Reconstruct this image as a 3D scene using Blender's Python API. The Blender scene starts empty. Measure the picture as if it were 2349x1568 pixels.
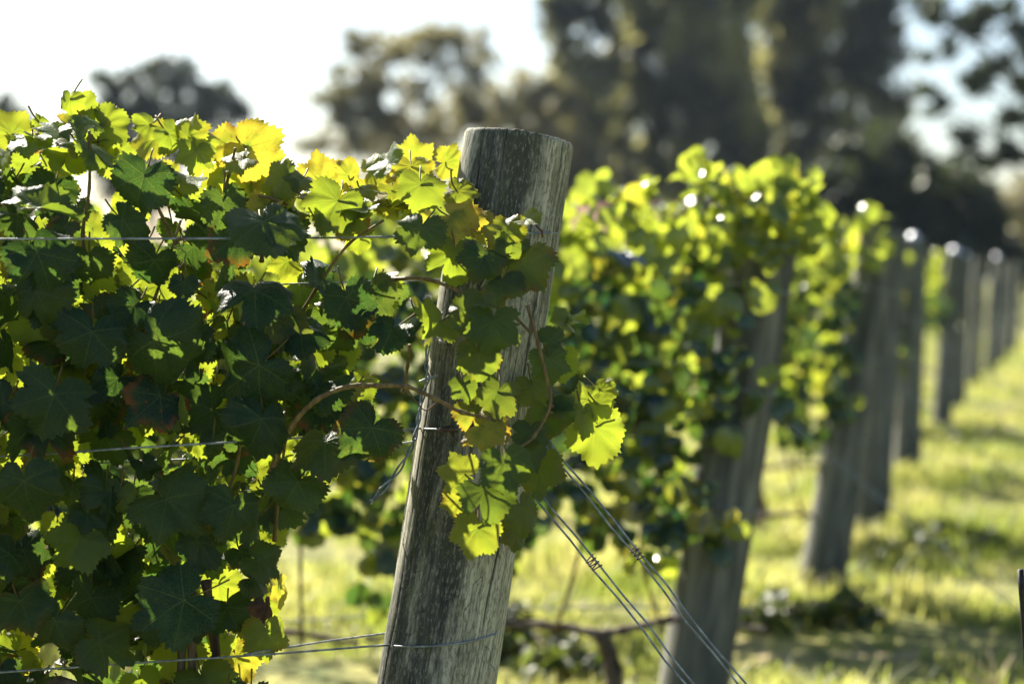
import bpy, math, random
import numpy as np
from mathutils import Vector, Matrix, Quaternion

R = math.radians
SC = bpy.context.scene
COL = SC.collection
rng = np.random.default_rng(7)
random.seed(7)

# ------------------------------------------------------------------ camera, light, exposure
PITCH = R(2.17)
CAM_Z = 1.2
FPX = 4567.0                                   # focal length measured in photo units (photo width = 2349)
cam = bpy.data.cameras.new('camera')
cam.lens = 70.0
cam.sensor_width = 36.0
cam.clip_start = 0.05
cam.clip_end = 2000.0
cam.dof.use_dof = True
cam.dof.focus_distance = 2.74
cam.dof.aperture_fstop = 2.7
co = bpy.data.objects.new('camera', cam)
COL.objects.link(co)
co.location = (0, 0, CAM_Z)
co.rotation_euler = (R(90) - PITCH, 0, 0)
SC.camera = co

SUN_AZ, SUN_EL = -32.0, 39.0                   # degrees from the view axis (negative = left), elevation
S = Vector((math.sin(R(SUN_AZ)) * math.cos(R(SUN_EL)), math.cos(R(SUN_AZ)) * math.cos(R(SUN_EL)), math.sin(R(SUN_EL))))
sl = bpy.data.lights.new('sun', 'SUN')
sl.energy = 5.0
sl.angle = R(0.5)
sl.color = (1.0, 0.93, 0.80)
so = bpy.data.objects.new('sun', sl)
COL.objects.link(so)
so.rotation_euler = S.to_track_quat('Z', 'Y').to_euler()

w = bpy.data.worlds.new('World')
SC.world = w
w.use_nodes = True
wn = w.node_tree
bg = wn.nodes['Background']
sky = wn.nodes.new('ShaderNodeTexSky')
sky.sky_type = 'NISHITA'
sky.sun_disc = False
sky.sun_elevation = R(SUN_EL)
sky.sun_rotation = R(SUN_AZ)
sky.air_density = 1.0
sky.dust_density = 1.2
sky.ozone_density = 2.5
wn.links.new(sky.outputs[0], bg.inputs[0])
bg.inputs[1].default_value = 0.05

SC.view_settings.view_transform = 'Standard'
SC.view_settings.look = 'None'
SC.view_settings.exposure = 1.88
SC.view_settings.gamma = 1.0
SC.cycles.use_denoising = True
SC.cycles.max_bounces = 8
SC.cycles.diffuse_bounces = 2
SC.cycles.transmission_bounces = 5
SC.cycles.sample_clamp_indirect = 6.0

# ------------------------------------------------------------------ helpers
CP, SP = math.cos(PITCH), math.sin(PITCH)
CAM = Vector((0, 0, CAM_Z))


def ray(px, py):
    a, b = (px - 1174.5) / FPX, -(py - 784.0) / FPX
    return Vector((a, CP + b * SP, -SP + b * CP))


def at(px, py, Y):
    d = ray(px, py)
    return CAM + d * (Y / d.y)


def on_ground(px, py, z=0.0):
    d = ray(px, py)
    return CAM + d * ((z - CAM_Z) / d.z)


RU = Vector((-math.cos(R(8)), -math.sin(R(8)), 0))      # along a row, away from its end post
RN = Vector((math.sin(R(8)), -math.cos(R(8)), 0))       # across a row, towards the viewer's headland
P0 = Vector((0.0, 2.82, 0.0))


def on_row(px, py, off=0.0):
    d = ray(px, py)
    t = ((P0 - CAM).dot(RN) + off) / d.dot(RN)
    return CAM + d * t


def tag(o, label=None, cat=None, group=None, kind=None):
    if label: o['label'] = label
    if cat: o['category'] = cat
    if group: o['group'] = group
    if kind: o['kind'] = kind
    return o


def empty(name, loc, label, cat, group=None):
    o = bpy.data.objects.new(name, None)
    o.empty_display_size = 0.1
    COL.objects.link(o)
    o.location = loc
    return tag(o, label, cat, group)


class MB:
    """collects vertices and faces (numpy chunks) and links them as ONE mesh object"""

    def __init__(self):
        self.v, self.q, self.t, self.qm, self.tm = [], [], [], [], []
        self.uv, self.c, self.n = [], [], 0

    def add(self, v, quads=None, tris=None, mat=0, uv=None, col=None):
        v = np.asarray(v, float)
        k = len(v)
        if quads is not None and len(quads):
            qq = np.asarray(quads, np.int64) + self.n
            self.q.append(qq); self.qm.append(np.full(len(qq), mat))
        if tris is not None and len(tris):
            tt = np.asarray(tris, np.int64) + self.n
            self.t.append(tt); self.tm.append(np.full(len(tt), mat))
        self.v.append(v)
        self.uv.append(np.zeros((k, 2)) if uv is None else np.asarray(uv, float))
        c = np.array([0, 0, 0.5, 0]) if col is None else np.asarray(col, float)
        self.c.append(np.broadcast_to(c, (k, 4)).copy())
        self.n += k

    def tube(self, pts, r, sides=6, mat=0, col=None, cap=True):
        P = [Vector(p) for p in pts]
        n = len(P)
        rr = np.broadcast_to(np.asarray(r, float), (n,))
        T = [(P[min(i + 1, n - 1)] - P[max(i - 1, 0)]).normalized() for i in range(n)]
        a = Vector((0, 0, 1)) if abs(T[0].z) < 0.9 else Vector((1, 0, 0))
        N = T[0].cross(a).normalized()
        V = []
        for i in range(n):
            N = (N - T[i] * N.dot(T[i])).normalized()
            B = T[i].cross(N)
            for k in range(sides):
                th = 2 * math.pi * k / sides
                V.append(P[i] + (N * math.cos(th) + B * math.sin(th)) * rr[i])
        q = []
        for i in range(n - 1):
            for k in range(sides):
                k2 = (k + 1) % sides
                q.append((i * sides + k, i * sides + k2, (i + 1) * sides + k2, (i + 1) * sides + k))
        t = []
        if cap:
            c0 = len(V); V.append(P[0]); V.append(P[-1])
            for k in range(sides):
                k2 = (k + 1) % sides
                t.append((c0, k2, k))
                t.append((c0 + 1, (n - 1) * sides + k, (n - 1) * sides + k2))
        self.add(np.array([tuple(p) for p in V]), q, t, mat, None, col)

    def build(self, name, mats, parent=None, smooth=True, origin=None):
        V = np.concatenate(self.v)
        if origin is not None:
            V = V - np.array(origin)
        me = bpy.data.meshes.new(name)
        Q = np.concatenate(self.q) if self.q else np.zeros((0, 4), np.int64)
        T = np.concatenate(self.t) if self.t else np.zeros((0, 3), np.int64)
        me.vertices.add(len(V))
        me.vertices.foreach_set('co', V.astype(np.float32).ravel())
        loops = np.concatenate([Q.ravel(), T.ravel()])
        me.loops.add(len(loops))
        me.loops.foreach_set('vertex_index', loops.astype(np.int32))
        np_ = len(Q) + len(T)
        me.polygons.add(np_)
        ls = np.concatenate([np.arange(len(Q)) * 4, len(Q) * 4 + np.arange(len(T)) * 3])
        lt = np.concatenate([np.full(len(Q), 4), np.full(len(T), 3)])
        me.polygons.foreach_set('loop_start', ls.astype(np.int32))
        me.polygons.foreach_set('loop_total', lt.astype(np.int32))
        mi = np.concatenate(([*self.qm] if self.qm else []) + ([*self.tm] if self.tm else [])) if np_ else np.zeros(0)
        me.polygons.foreach_set('material_index', mi.astype(np.int32))
        me.polygons.foreach_set('use_smooth', np.full(np_, smooth))
        UV = np.concatenate(self.uv)
        ul = me.uv_layers.new(name='uv')
        ul.data.foreach_set('uv', UV[loops].astype(np.float32).ravel())
        ca = me.color_attributes.new('col', 'FLOAT_COLOR', 'POINT')
        ca.data.foreach_set('color', np.concatenate(self.c).astype(np.float32).ravel())
        me.update(calc_edges=True)
        me.validate()
        for m in (mats if isinstance(mats, (list, tuple)) else [mats]):
            me.materials.append(m)
        o = bpy.data.objects.new(name, me)
        COL.objects.link(o)
        if origin is not None:
            o.location = origin
        if parent is not None:
            o.parent = parent
            if origin is None:
                o.location = -parent.location       # vertices were given in world space
            else:
                o.location = Vector(origin) - parent.location
        return o


def copy_tree(o, parent=None):
    c = o.copy()
    COL.objects.link(c)
    c.parent = parent
    for ch in list(o.children):
        copy_tree(ch, c)
    return c


def smooth_path(pts, n=8):
    """Catmull-Rom through the points"""
    P = [Vector(p) for p in pts]
    P = [P[0] * 2 - P[1]] + P + [P[-1] * 2 - P[-2]]
    out = []
    for i in range(1, len(P) - 2):
        for k in range(n):
            t = k / n
            a, b, c, d = P[i - 1], P[i], P[i + 1], P[i + 2]
            out.append(0.5 * ((2 * b) + (c - a) * t + (2 * a - 5 * b + 4 * c - d) * t * t + (3 * b - a - 3 * c + d) * t ** 3))
    out.append(P[-2])
    return out


# ------------------------------------------------------------------ materials
class NT:
    def __init__(self, name):
        self.m = bpy.data.materials.new(name)
        self.m.use_nodes = True
        self.t = self.m.node_tree
        self.t.nodes.clear()
        self.out = self.t.nodes.new('ShaderNodeOutputMaterial')

    def n(self, typ, **kw):
        x = self.t.nodes.new('ShaderNode' + typ)
        for k, v in kw.items():
            setattr(x, k, v)
        return x

    def set(self, sock, v):
        if hasattr(v, 'is_linked') or isinstance(v, bpy.types.NodeSocket):
            self.t.links.new(v, sock)
        elif v is not None:
            if isinstance(v, tuple) and len(v) == 3 and sock.type == 'RGBA':
                v = v + (1,)
            sock.default_value = v

    def math(self, op, a, b=None, c=None, clamp=False):
        x = self.n('Math', operation=op, use_clamp=clamp)
        self.set(x.inputs[0], a)
        if b is not None: self.set(x.inputs[1], b)
        if c is not None: self.set(x.inputs[2], c)
        return x.outputs[0]

    def rng(self, v, a, b, c=0.0, d=1.0, smooth=True):
        x = self.n('MapRange', interpolation_type='SMOOTHSTEP' if smooth else 'LINEAR')
        for i, q in enumerate((v, a, b, c, d)):
            self.set(x.inputs[i], q)
        return x.outputs[0]

    def mix(self, f, a, b, mode='MIX'):
        x = self.n('Mix', data_type='RGBA', blend_type=mode)
        self.set(x.inputs[0], f); self.set(x.inputs[6], a); self.set(x.inputs[7], b)
        return x.outputs[2]

    def noise(self, vec, scale, detail=4, rough=0.55, dist=0.0):
        x = self.n('TexNoise')
        if vec is not None: self.set(x.inputs['Vector'], vec)
        x.inputs['Scale'].default_value = scale
        x.inputs['Detail'].default_value = detail
        x.inputs['Roughness'].default_value = rough
        x.inputs['Distortion'].default_value = dist
        return x.outputs[0]

    def mapv(self, vec, scale=(1, 1, 1), loc=(0, 0, 0)):
        x = self.n('Mapping')
        self.set(x.inputs[0], vec)
        x.inputs[1].default_value = loc
        x.inputs[3].default_value = scale
        return x.outputs[0]

    def bump(self, h, strength, dist):
        x = self.n('Bump')
        x.inputs['Strength'].default_value = strength
        x.inputs['Distance'].default_value = dist
        self.set(x.inputs['Height'], h)
        return x.outputs[0]

    def pbr(self, col, rough=0.6, spec=0.5, metal=0.0, normal=None):
        x = self.n('BsdfPrincipled')
        self.set(x.inputs['Base Color'], col)
        self.set(x.inputs['Roughness'], rough)
        x.inputs['Specular IOR Level'].default_value = spec
        x.inputs['Metallic'].default_value = metal
        if normal is not None: self.set(x.inputs['Normal'], normal)
        return x.outputs[0]

    def surface(self, s):
        self.t.links.new(s, self.out.inputs[0])
        return self.m


def leaf_material(name, veins):
    N = NT(name)
    col = N.n('Attribute', attribute_name='col')
    sep = N.n('SeparateColor')
    N.set(sep.inputs[0], col.outputs['Color'])
    yel, brown, lit_tint = sep.outputs[0], sep.outputs[1], sep.outputs[2]
    rim = col.outputs['Alpha']
    tc = N.n('TexCoord')
    geo = N.n('NewGeometry')
    green = N.mix(lit_tint, (0.004, 0.022, 0.016), (0.016, 0.048, 0.018))
    trans = N.mix(lit_tint, (0.030, 0.095, 0.014), (0.45, 0.57, 0.028) if veins else (0.58, 0.68, 0.06))  # shade-side leaves tinted dark, sunlit ones bright: light painted into the colour
    vein = None
    nrm = None
    if veins:
        uv = N.n('SeparateXYZ')
        N.set(uv.inputs[0], tc.outputs['UV'])
        u = N.math('ABSOLUTE', uv.outputs[0])
        v = uv.outputs[1]
        ang = N.math('ARCTAN2', u, v)
        masks, secs = [], []
        lims = [(-1, R(25)), (R(25), R(82)), (R(82), 4)]
        for (a, (lo, hi)) in zip((0, R(52), R(112)), lims):
            dx, dy = math.sin(a), math.cos(a)
            t = N.math('ADD', N.math('MULTIPLY', u, dx), N.math('MULTIPLY', v, dy))
            s = N.math('ABSOLUTE', N.math('SUBTRACT', N.math('MULTIPLY', u, dy), N.math('MULTIPLY', v, dx)))
            wd = N.math('MAXIMUM', N.math('MULTIPLY_ADD', t, -0.011, 0.018), 0.004)
            m = N.math('SUBTRACT', 1.0, N.math('DIVIDE', s, wd), clamp=True)
            m = N.math('MULTIPLY', m, N.math('GREATER_THAN', t, 0.0))
            masks.append(m)
            q = N.math('MULTIPLY', N.math('MULTIPLY_ADD', s, -0.75, t), 7.0)
            fr = N.math('ABSOLUTE', N.math('SUBTRACT', N.math('FRACT', q), 0.5))
            sm = N.math('SUBTRACT', 1.0, N.math('DIVIDE', fr, 0.055), clamp=True)
            sm = N.math('MULTIPLY', sm, N.math('GREATER_THAN', ang, lo))
            sm = N.math('MULTIPLY', sm, N.math('LESS_THAN', ang, hi))
            sm = N.math('MULTIPLY', sm, N.math('GREATER_THAN', q, 0.3))
            secs.append(sm)
        mm = N.math('MAXIMUM', N.math('MAXIMUM', masks[0], masks[1]), masks[2])
        ss = N.math('MAXIMUM', N.math('MAXIMUM', secs[0], secs[1]), secs[2])
        vein = N.math('MAXIMUM', mm, N.math('MULTIPLY', ss, 0.45))
        ret = N.n('TexVoronoi', feature='DISTANCE_TO_EDGE')
        N.set(ret.inputs['Vector'], tc.outputs['UV'])
        ret.inputs['Scale'].default_value = 17.0
        net = N.rng(ret.outputs['Distance'], 0.0, 0.12)
        mott = N.noise(tc.outputs['Object'], 55.0, 5, 0.6)
        h = N.math('ADD', N.math('MULTIPLY', net, 0.5), N.math('MULTIPLY', vein, -1.2))
        h = N.math('ADD', h, N.math('MULTIPLY', mott, 0.5))
        nrm = N.bump(h, 0.32, 0.0012)
        green = N.mix(N.math('MULTIPLY', N.rng(mott, 0.35, 0.7), 0.5), green, (0.03, 0.065, 0.018))
        green = N.mix(N.math('MULTIPLY', vein, 0.50), green, (0.15, 0.20, 0.06))
        trans = N.mix(N.math('MULTIPLY', N.math('SUBTRACT', 1.0, net), 0.18), trans, (0.46, 0.56, 0.06))
        trans = N.mix(N.math('MULTIPLY', vein, 0.55), trans, (0.22, 0.25, 0.04))
        trans = N.mix(N.math('MULTIPLY', N.rng(mott, 0.55, 0.75), 0.22), trans, (0.17, 0.27, 0.01))
    # yellowing and autumn burn, strongest at the margins
    pn = N.noise(tc.outputs['Object'], 42.0, 4, 0.6)
    yf = N.math('MULTIPLY', yel, N.rng(N.math('ADD', pn, N.math('MULTIPLY', rim, 0.25)), 0.35, 0.75))
    green = N.mix(yf, green, (0.26, 0.22, 0.03))
    trans = N.mix(yf, trans, (0.78, 0.66, 0.05))
    bn = N.noise(tc.outputs['Object'], 130.0, 3, 0.6)
    edge = N.math('MULTIPLY', N.rng(rim, 0.62, 1.0), N.rng(pn, 0.42, 0.62))
    spots = N.math('MULTIPLY', N.rng(bn, 0.62, 0.70), 0.75)
    bf = N.math('MULTIPLY', brown, N.math('MAXIMUM', edge, spots))
    green = N.mix(bf, green, (0.17, 0.060, 0.015))
    trans = N.mix(bf, trans, (0.42, 0.11, 0.010))
    if veins:
        hole = N.rng(N.noise(tc.outputs['Object'], 19.0, 2, 0.5), 0.60, 0.75)
        green = N.mix(N.math('MULTIPLY', hole, 0.5), green, (0.035, 0.065, 0.028))
    # paler, matter underside
    back = geo.outputs['Backfacing']
    refl = N.mix(N.math('MULTIPLY', back, 0.45), green, (0.07, 0.11, 0.05))
    p = N.n('BsdfPrincipled')
    N.set(p.inputs['Base Color'], refl)
    N.set(p.inputs['Roughness'], N.math('MULTIPLY_ADD', back, 0.25, N.math('MULTIPLY_ADD', mott, 0.16, 0.33) if veins else 0.20))
    p.inputs['Specular IOR Level'].default_value = 0.30 if veins else 0.8
    if nrm is not None: N.set(p.inputs['Normal'], nrm)
    tr = N.n('BsdfTranslucent')
    N.set(tr.inputs[0], trans)
    if nrm is not None: N.set(tr.inputs[1], nrm)
    mx = N.n('MixShader')
    mx.inputs[0].default_value = 0.43
    N.t.links.new(p.outputs[0], mx.inputs[1])
    N.t.links.new(tr.outputs[0], mx.inputs[2])
    return N.surface(mx.outputs[0])


def simple_leaf(name, c1, c2, t1, t2, tw=0.42, rough=0.55, scale=0.6):
    N = NT(name)
    geo = N.n('NewGeometry')
    f = N.noise(geo.outputs['Position'], scale, 3, 0.6)
    f = N.rng(f, 0.35, 0.68)
    p = N.pbr(N.mix(f, c1, c2), rough, 0.4)
    tr = N.n('BsdfTranslucent')
    N.set(tr.inputs[0], N.mix(f, t1, t2))
    mx = N.n('MixShader')
    mx.inputs[0].default_value = tw
    N.t.links.new(p, mx.inputs[1])
    N.t.links.new(tr.outputs[0], mx.inputs[2])
    return N.surface(mx.outputs[0])


def post_material():
    N = NT('weathered_wood')
    tc = N.n('TexCoord')
    wob = N.n('TexNoise')
    N.set(wob.inputs['Vector'], N.mapv(tc.outputs['Object'], (7, 7, 4.5)))
    wob.inputs['Scale'].default_value = 1.0
    wob.inputs['Detail'].default_value = 3
    wv = N.n('VectorMath', operation='MULTIPLY_ADD')
    N.set(wv.inputs[0], wob.outputs['Color'])
    wv.inputs[1].default_value = (.030, .030, .0)
    N.set(wv.inputs[2], tc.outputs['Object'])
    ob = wv.outputs[0]
    sep = N.n('SeparateXYZ')
    N.set(sep.inputs[0], ob)
    fine = N.noise(N.mapv(ob, (260, 260, 16)), 1.0, 5, 0.65)
    streak = N.noise(N.mapv(ob, (125, 125, 5.5)), 1.0, 4, 0.6)
    mid = N.noise(N.mapv(ob, (26, 26, 5)), 1.0, 5, 0.6, 0.6)
    big = N.noise(N.mapv(ob, (11, 11, 2.4), (3.1, 0.4, 1.7)), 1.0, 4, 0.6)
    base = N.mix(N.rng(streak, 0.3, 0.7), (0.27, 0.255, 0.19), (0.56, 0.53, 0.415))
    hair = N.noise(N.mapv(ob, (85, 85, 2.2), (0, 0, 4.4)), 1.0, 3, 0.6, 0.3)
    hair = N.rng(N.math('ABSOLUTE', N.math('SUBTRACT', hair, 0.5)), 0.0, 0.032, 1.0, 0.0)
    hair = N.math('MULTIPLY', hair, N.rng(mid, 0.40, 0.60))
    fib = N.noise(N.mapv(ob, (150, 150, 4.5)), 1.0, 4, 0.7)
    base = N.mix(N.math('MULTIPLY', N.rng(fib, 0.50, 0.68), 0.6), base, (0.075, 0.078, 0.065))
    base = N.mix(N.math('MULTIPLY', hair, 0.85), base, (0.02, 0.021, 0.02))
    base = N.mix(N.math('MULTIPLY', N.rng(fine, 0.45, 0.75), 0.55), base, (0.10, 0.105, 0.09))
    # peeled outer rings: stepped contour lines with thin dark edges
    ringf = N.math('MULTIPLY', N.noise(N.mapv(ob, (13, 13, 5.0), (0.7, 0, 0.31)), 1.0, 2.5, 0.5), 8.0)
    fr = N.math('FRACT', ringf)
    step = N.rng(fr, 0.0, 0.07)
    low = N.rng(sep.outputs[2], 0.90, 1.10, 1.0, 0.0)
    lines = N.math('MULTIPLY', N.math('SUBTRACT', 1.0, step), low)
    base = N.mix(N.math('MULTIPLY', lines, 0.85), base, (0.075, 0.085, 0.075))
    base = N.mix(N.math('MULTIPLY', N.math('MULTIPLY', fr, low), 0.30), base, (0.47, 0.48, 0.41))
    # dark weather stain down one flank, algae near the top
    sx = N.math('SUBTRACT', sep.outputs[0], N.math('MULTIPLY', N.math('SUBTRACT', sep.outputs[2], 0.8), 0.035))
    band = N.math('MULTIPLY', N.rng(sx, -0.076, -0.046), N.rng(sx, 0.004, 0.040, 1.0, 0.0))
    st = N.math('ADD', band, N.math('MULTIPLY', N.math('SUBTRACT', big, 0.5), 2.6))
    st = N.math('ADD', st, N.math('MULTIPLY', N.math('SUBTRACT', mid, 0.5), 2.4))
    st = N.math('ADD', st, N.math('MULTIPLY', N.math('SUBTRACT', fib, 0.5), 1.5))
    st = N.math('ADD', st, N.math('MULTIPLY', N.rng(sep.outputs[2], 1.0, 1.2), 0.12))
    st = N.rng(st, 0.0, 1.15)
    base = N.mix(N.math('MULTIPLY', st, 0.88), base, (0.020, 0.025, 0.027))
    alg = N.math('MULTIPLY', N.rng(sep.outputs[2], 1.02, 1.25), N.rng(mid, 0.42, 0.62))
    base = N.mix(N.math('MULTIPLY', alg, 0.25), base, (0.10, 0.11, 0.04))
    grit = N.noise(N.mapv(ob, (330, 330, 90)), 1.0, 3, 0.7)
    base = N.mix(N.math('MULTIPLY', N.rng(grit, 0.50, 0.62), 0.55), base, (0.05, 0.052, 0.042))
    base = N.mix(N.math('MULTIPLY', N.rng(grit, 0.46, 0.36), 0.30), base, (0.50, 0.48, 0.38))
    moss = N.math('MULTIPLY', N.rng(N.noise(N.mapv(ob, (34, 34, 14), (2, 1, 5)), 1.0, 4, 0.65), 0.54, 0.66), 0.45)
    base = N.mix(moss, base, (0.085, 0.095, 0.035))
    lich = N.rng(N.noise(N.mapv(ob, (120, 120, 70)), 1.0, 4, 0.7), 0.60, 0.70)
    lich = N.math('MULTIPLY', lich, N.rng(big, 0.45, 0.60))
    base = N.mix(N.math('MULTIPLY', lich, 0.7), base, (0.26, 0.28, 0.25))
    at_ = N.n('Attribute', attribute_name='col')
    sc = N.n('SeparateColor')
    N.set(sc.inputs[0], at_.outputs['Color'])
    base = N.mix(sc.outputs[0], base, (0.012, 0.012, 0.012))  # crack dirt together with painted cavity shade
    h = N.math('ADD', N.math('MULTIPLY', fine, 0.6), N.math('MULTIPLY', streak, 0.8))
    h = N.math('ADD', h, N.math('MULTIPLY', N.math('MULTIPLY', step, low), 0.35))
    return N.surface(N.pbr(base, 0.82, 0.25, 0, N.bump(h, 0.55, 0.003)))


def far_post_material():
    N = NT('grey_post_wood')
    tc = N.n('TexCoord')
    f = N.noise(N.mapv(tc.outputs['Object'], (30, 30, 2)), 1.0, 4, 0.6)
    g = N.noise(N.mapv(tc.outputs['Object'], (9, 9, 2)), 1.0, 3, 0.6)
    c = N.mix(N.rng(f, 0.35, 0.7), (0.085, 0.088, 0.075), (0.25, 0.245, 0.20))
    c = N.mix(N.math('MULTIPLY', N.rng(g, 0.38, 0.62), 0.8), c, (0.035, 0.042, 0.042))
    return N.surface(N.pbr(c, 0.8, 0.25, 0, N.bump(f, 0.5, 0.004)))


def noisy(name, c1, c2, scale, rough=0.8, spec=0.3, stretch=(1, 1, 1), metal=0.0, bump=0.3, bd=0.003):
    N = NT(name)
    tc = N.n('TexCoord')
    f = N.noise(N.mapv(tc.outputs['Object'], stretch), scale, 5, 0.6)
    return N.surface(N.pbr(N.mix(N.rng(f, 0.32, 0.68), c1, c2), rough, spec, metal, N.bump(f, bump, bd)))


def ground_material():
    N = NT('turf_ground')
    geo = N.n('NewGeometry')
    P = geo.outputs['Position']
    a = N.noise(P, 0.9, 5, 0.6)
    b = N.noise(P, 3.2, 6, 0.65)
    c = N.noise(P, 24.0, 4, 0.7)
    g = N.mix(N.rng(b, 0.35, 0.68), (0.075, 0.095, 0.022), (0.27, 0.25, 0.075))
    g = N.mix(N.rng(a, 0.60, 0.74), g, (0.42, 0.30, 0.20))
    g = N.mix(N.math('MULTIPLY', N.rng(c, 0.5, 0.75), 0.55), g, (0.045, 0.055, 0.015))
    return N.surface(N.pbr(g, 0.9, 0.2, 0, N.bump(N.math('ADD', b, N.math('MULTIPLY', c, 0.5)), 0.8, 0.05)))


M_LEAF = leaf_material('vine_leaf', True)
M_LEAF_LO = leaf_material('vine_leaf_plain', False)
M_POST = post_material()
M_POST_LO = far_post_material()
M_BARK = noisy('vine_bark', (0.035, 0.025, 0.018), (0.16, 0.12, 0.085), 18, 0.9, 0.2, (3, 3, 0.6), 0, 0.9, 0.01)
M_ARM = noisy('weathered_arm', (.07, .05, .04), (.30, .23, .19), 14, .85, .25, (2, 2, .6), 0, .8, .006)
M_CANE = noisy('cane_bark', (0.10, 0.06, 0.025), (0.22, 0.16, 0.06), 60, 0.6, 0.3, (2, 2, 0.4))
M_PETIOLE = noisy('petiole_skin', (0.16, 0.075, 0.02), (0.13, 0.16, 0.03), 9, 0.6, 0.2)
M_TENDRIL = noisy('dry_tendril', (0.07, 0.045, 0.035), (0.17, 0.11, 0.08), 80, 0.8, 0.2)
M_WIRE = noisy('galvanised_wire', (0.13, 0.15, 0.17), (0.34, 0.37, 0.40), 90, 0.58, 0.4, (1, 1, 1), 0.45, 0.1, 0.0005)
M_STAPLE = noisy('rusty_staple', (0.08, 0.045, 0.03), (0.20, 0.12, 0.08), 120, 0.6, 0.4, (1, 1, 1), 0.5)
M_GROUND = ground_material()
M_GRASS = simple_leaf('grass_blade', (0.06, 0.095, 0.018), (0.24, 0.215, 0.06), (0.32, 0.40, 0.05), (0.72, 0.68, 0.21), 0.5, 0.5, 1.7)
M_WEED = simple_leaf('weed_leaf', (.03, .05, .018), (.06, .085, .025), (.10, .15, .02), (.24, .30, .04), .4, .5, 3)
M_DRYLEAF = noisy('dry_leaf', (0.03, 0.018, 0.012), (0.09, 0.045, 0.022), 60, 0.8, 0.2)

# ------------------------------------------------------------------ vine leaves
def leaf_template(seed, nang, rings, lobed, teeth):
    r_ = np.random.default_rng(seed)
    deg = np.array([0, 12, 26, 39, 52, 66, 81, 97, 112, 130, 148, 162, 172, 180])
    rad = np.array([1.0, .90, .76, .83, .92, .80, .70, .74, .74, .66, .56, .40, .20, .06])
    soft = np.array([1.0, .95, .90, .90, .90, .86, .82, .80, .76, .70, .58, .40, .20, .06])
    rad = soft * (1 - lobed) + rad * lobed
    th = np.linspace(-180, 180, nang, endpoint=False)
    out = np.zeros(nang)
    for sgn in (-1, 1):
        k = (th * sgn >= 0)
        rr = rad * (1 + r_.normal(0, 0.035, len(rad)))
        rr[0] = 1.0; rr[-1] = 0.06
        out[k] = np.interp(np.abs(th[k]), deg, rr)
    f = np.array([.25, .5, .25])
    for _ in range(2):
        out = np.convolve(np.concatenate([out[-1:], out, out[:1]]), f, 'valid')
    if teeth:
        ph = r_.uniform(0, 1)
        x = (th / 360.0 * teeth + ph + 0.18 * np.sin(th / 17.0 + ph * 9))
        saw = np.abs((x % 1.0) - 0.5) * 2.0
        amp = 0.085 * (0.7 + 0.5 * np.sin(th * 0.29 + ph * 7)) + 0.035
        tooth = (saw - 0.45) * amp * np.clip(out / 0.6, 0.15, 1)
    else:
        tooth = r_.normal(0, 0.03, nang) * np.clip(out / 0.6, 0.15, 1)
    if teeth and seed % 3 == 0:                     # a bite or tear in the margin
        for _ in range(2):
            a0, wd_ = r_.uniform(-140, 140), r_.uniform(6, 16)
            out = out * (1 - r_.uniform(.2, .45) * np.clip(1 - np.abs((th - a0 + 180) % 360 - 180) / wd_, 0, 1) ** .7)
    t = np.radians(th)
    pts, rim = [np.zeros((1, 2))], [np.zeros(1)]
    for fr in rings:
        rr = out * fr + tooth * max(0.0, (fr - 0.8) / 0.2)
        pts.append(np.stack([np.sin(t) * rr, np.cos(t) * rr], 1))
        rim.append(np.full(nang, fr))
    P = np.concatenate(pts); RM = np.concatenate(rim)
    k = np.arange(nang); k2 = (k + 1) % nang
    tris = np.stack([np.zeros(nang, int), 1 + k2, 1 + k], 1)
    q = []
    for i in range(len(rings) - 1):
        a, b = 1 + i * nang, 1 + (i + 1) * nang
        q.append(np.stack([a + k, a + k2, b + k2, b + k], 1))
    return P, RM, np.concatenate(q) if q else np.zeros((0, 4), int), tris


HI = [leaf_template(100 + i, 180, (.14, .32, .5, .66, .80, .91, 1.0), lb, tn)
      for i, (lb, tn) in enumerate([(.7, 34), (1.1, 38), (.45, 32), (1.35, 36), (.9, 40), (.6, 34), (1.2, 30), (.8, 42), (1.0, 33), (.5, 37), (1.25, 40), (.95, 35)])]
LO = [leaf_template(200 + i, 22, (.5, 1.0), lb, 0) for i, lb in enumerate((.8, 1.3, 1.0))]


def leaf_shape(P, r_, droop, lat, fold, rip):
    x, y = P[:, 0], P[:, 1]
    rr = np.hypot(x, y); th = np.arctan2(x, y)
    p1, p2, p3 = r_.uniform(0, 6.28, 3)
    z = .75 * fold * np.sqrt(x * x + .004) + rip * rr ** 2 * (np.sin(3 * th + p1) * .9 + np.sin(5 * th + p2) * .6)
    z = z + 0.12 * rip * rr * np.sin(11 * th + p3) + 0.16 * rip * np.sin(11 * y + p1 + 3 * x) * np.sin(10 * x + p2 + 2 * y)
    z = z + np.clip(rr - .62, 0, 1) * (0.35 * np.sin(2 * th + p2) + 0.22 * np.sin(7 * th + p3))
    if abs(lat) > 1e-3:
        a = lat * x
        x2 = np.sin(a) / lat + z * np.sin(a)
        z = -(1 - np.cos(a)) / lat + z * np.cos(a)
        x = x2
    if abs(droop) > 1e-3:
        a = droop * y
        y2 = np.sin(a) / droop + z * np.sin(a)
        z = -(1 - np.cos(a)) / droop + z * np.cos(a)
        y = y2
    return np.stack([x, y, z], 1)


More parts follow.
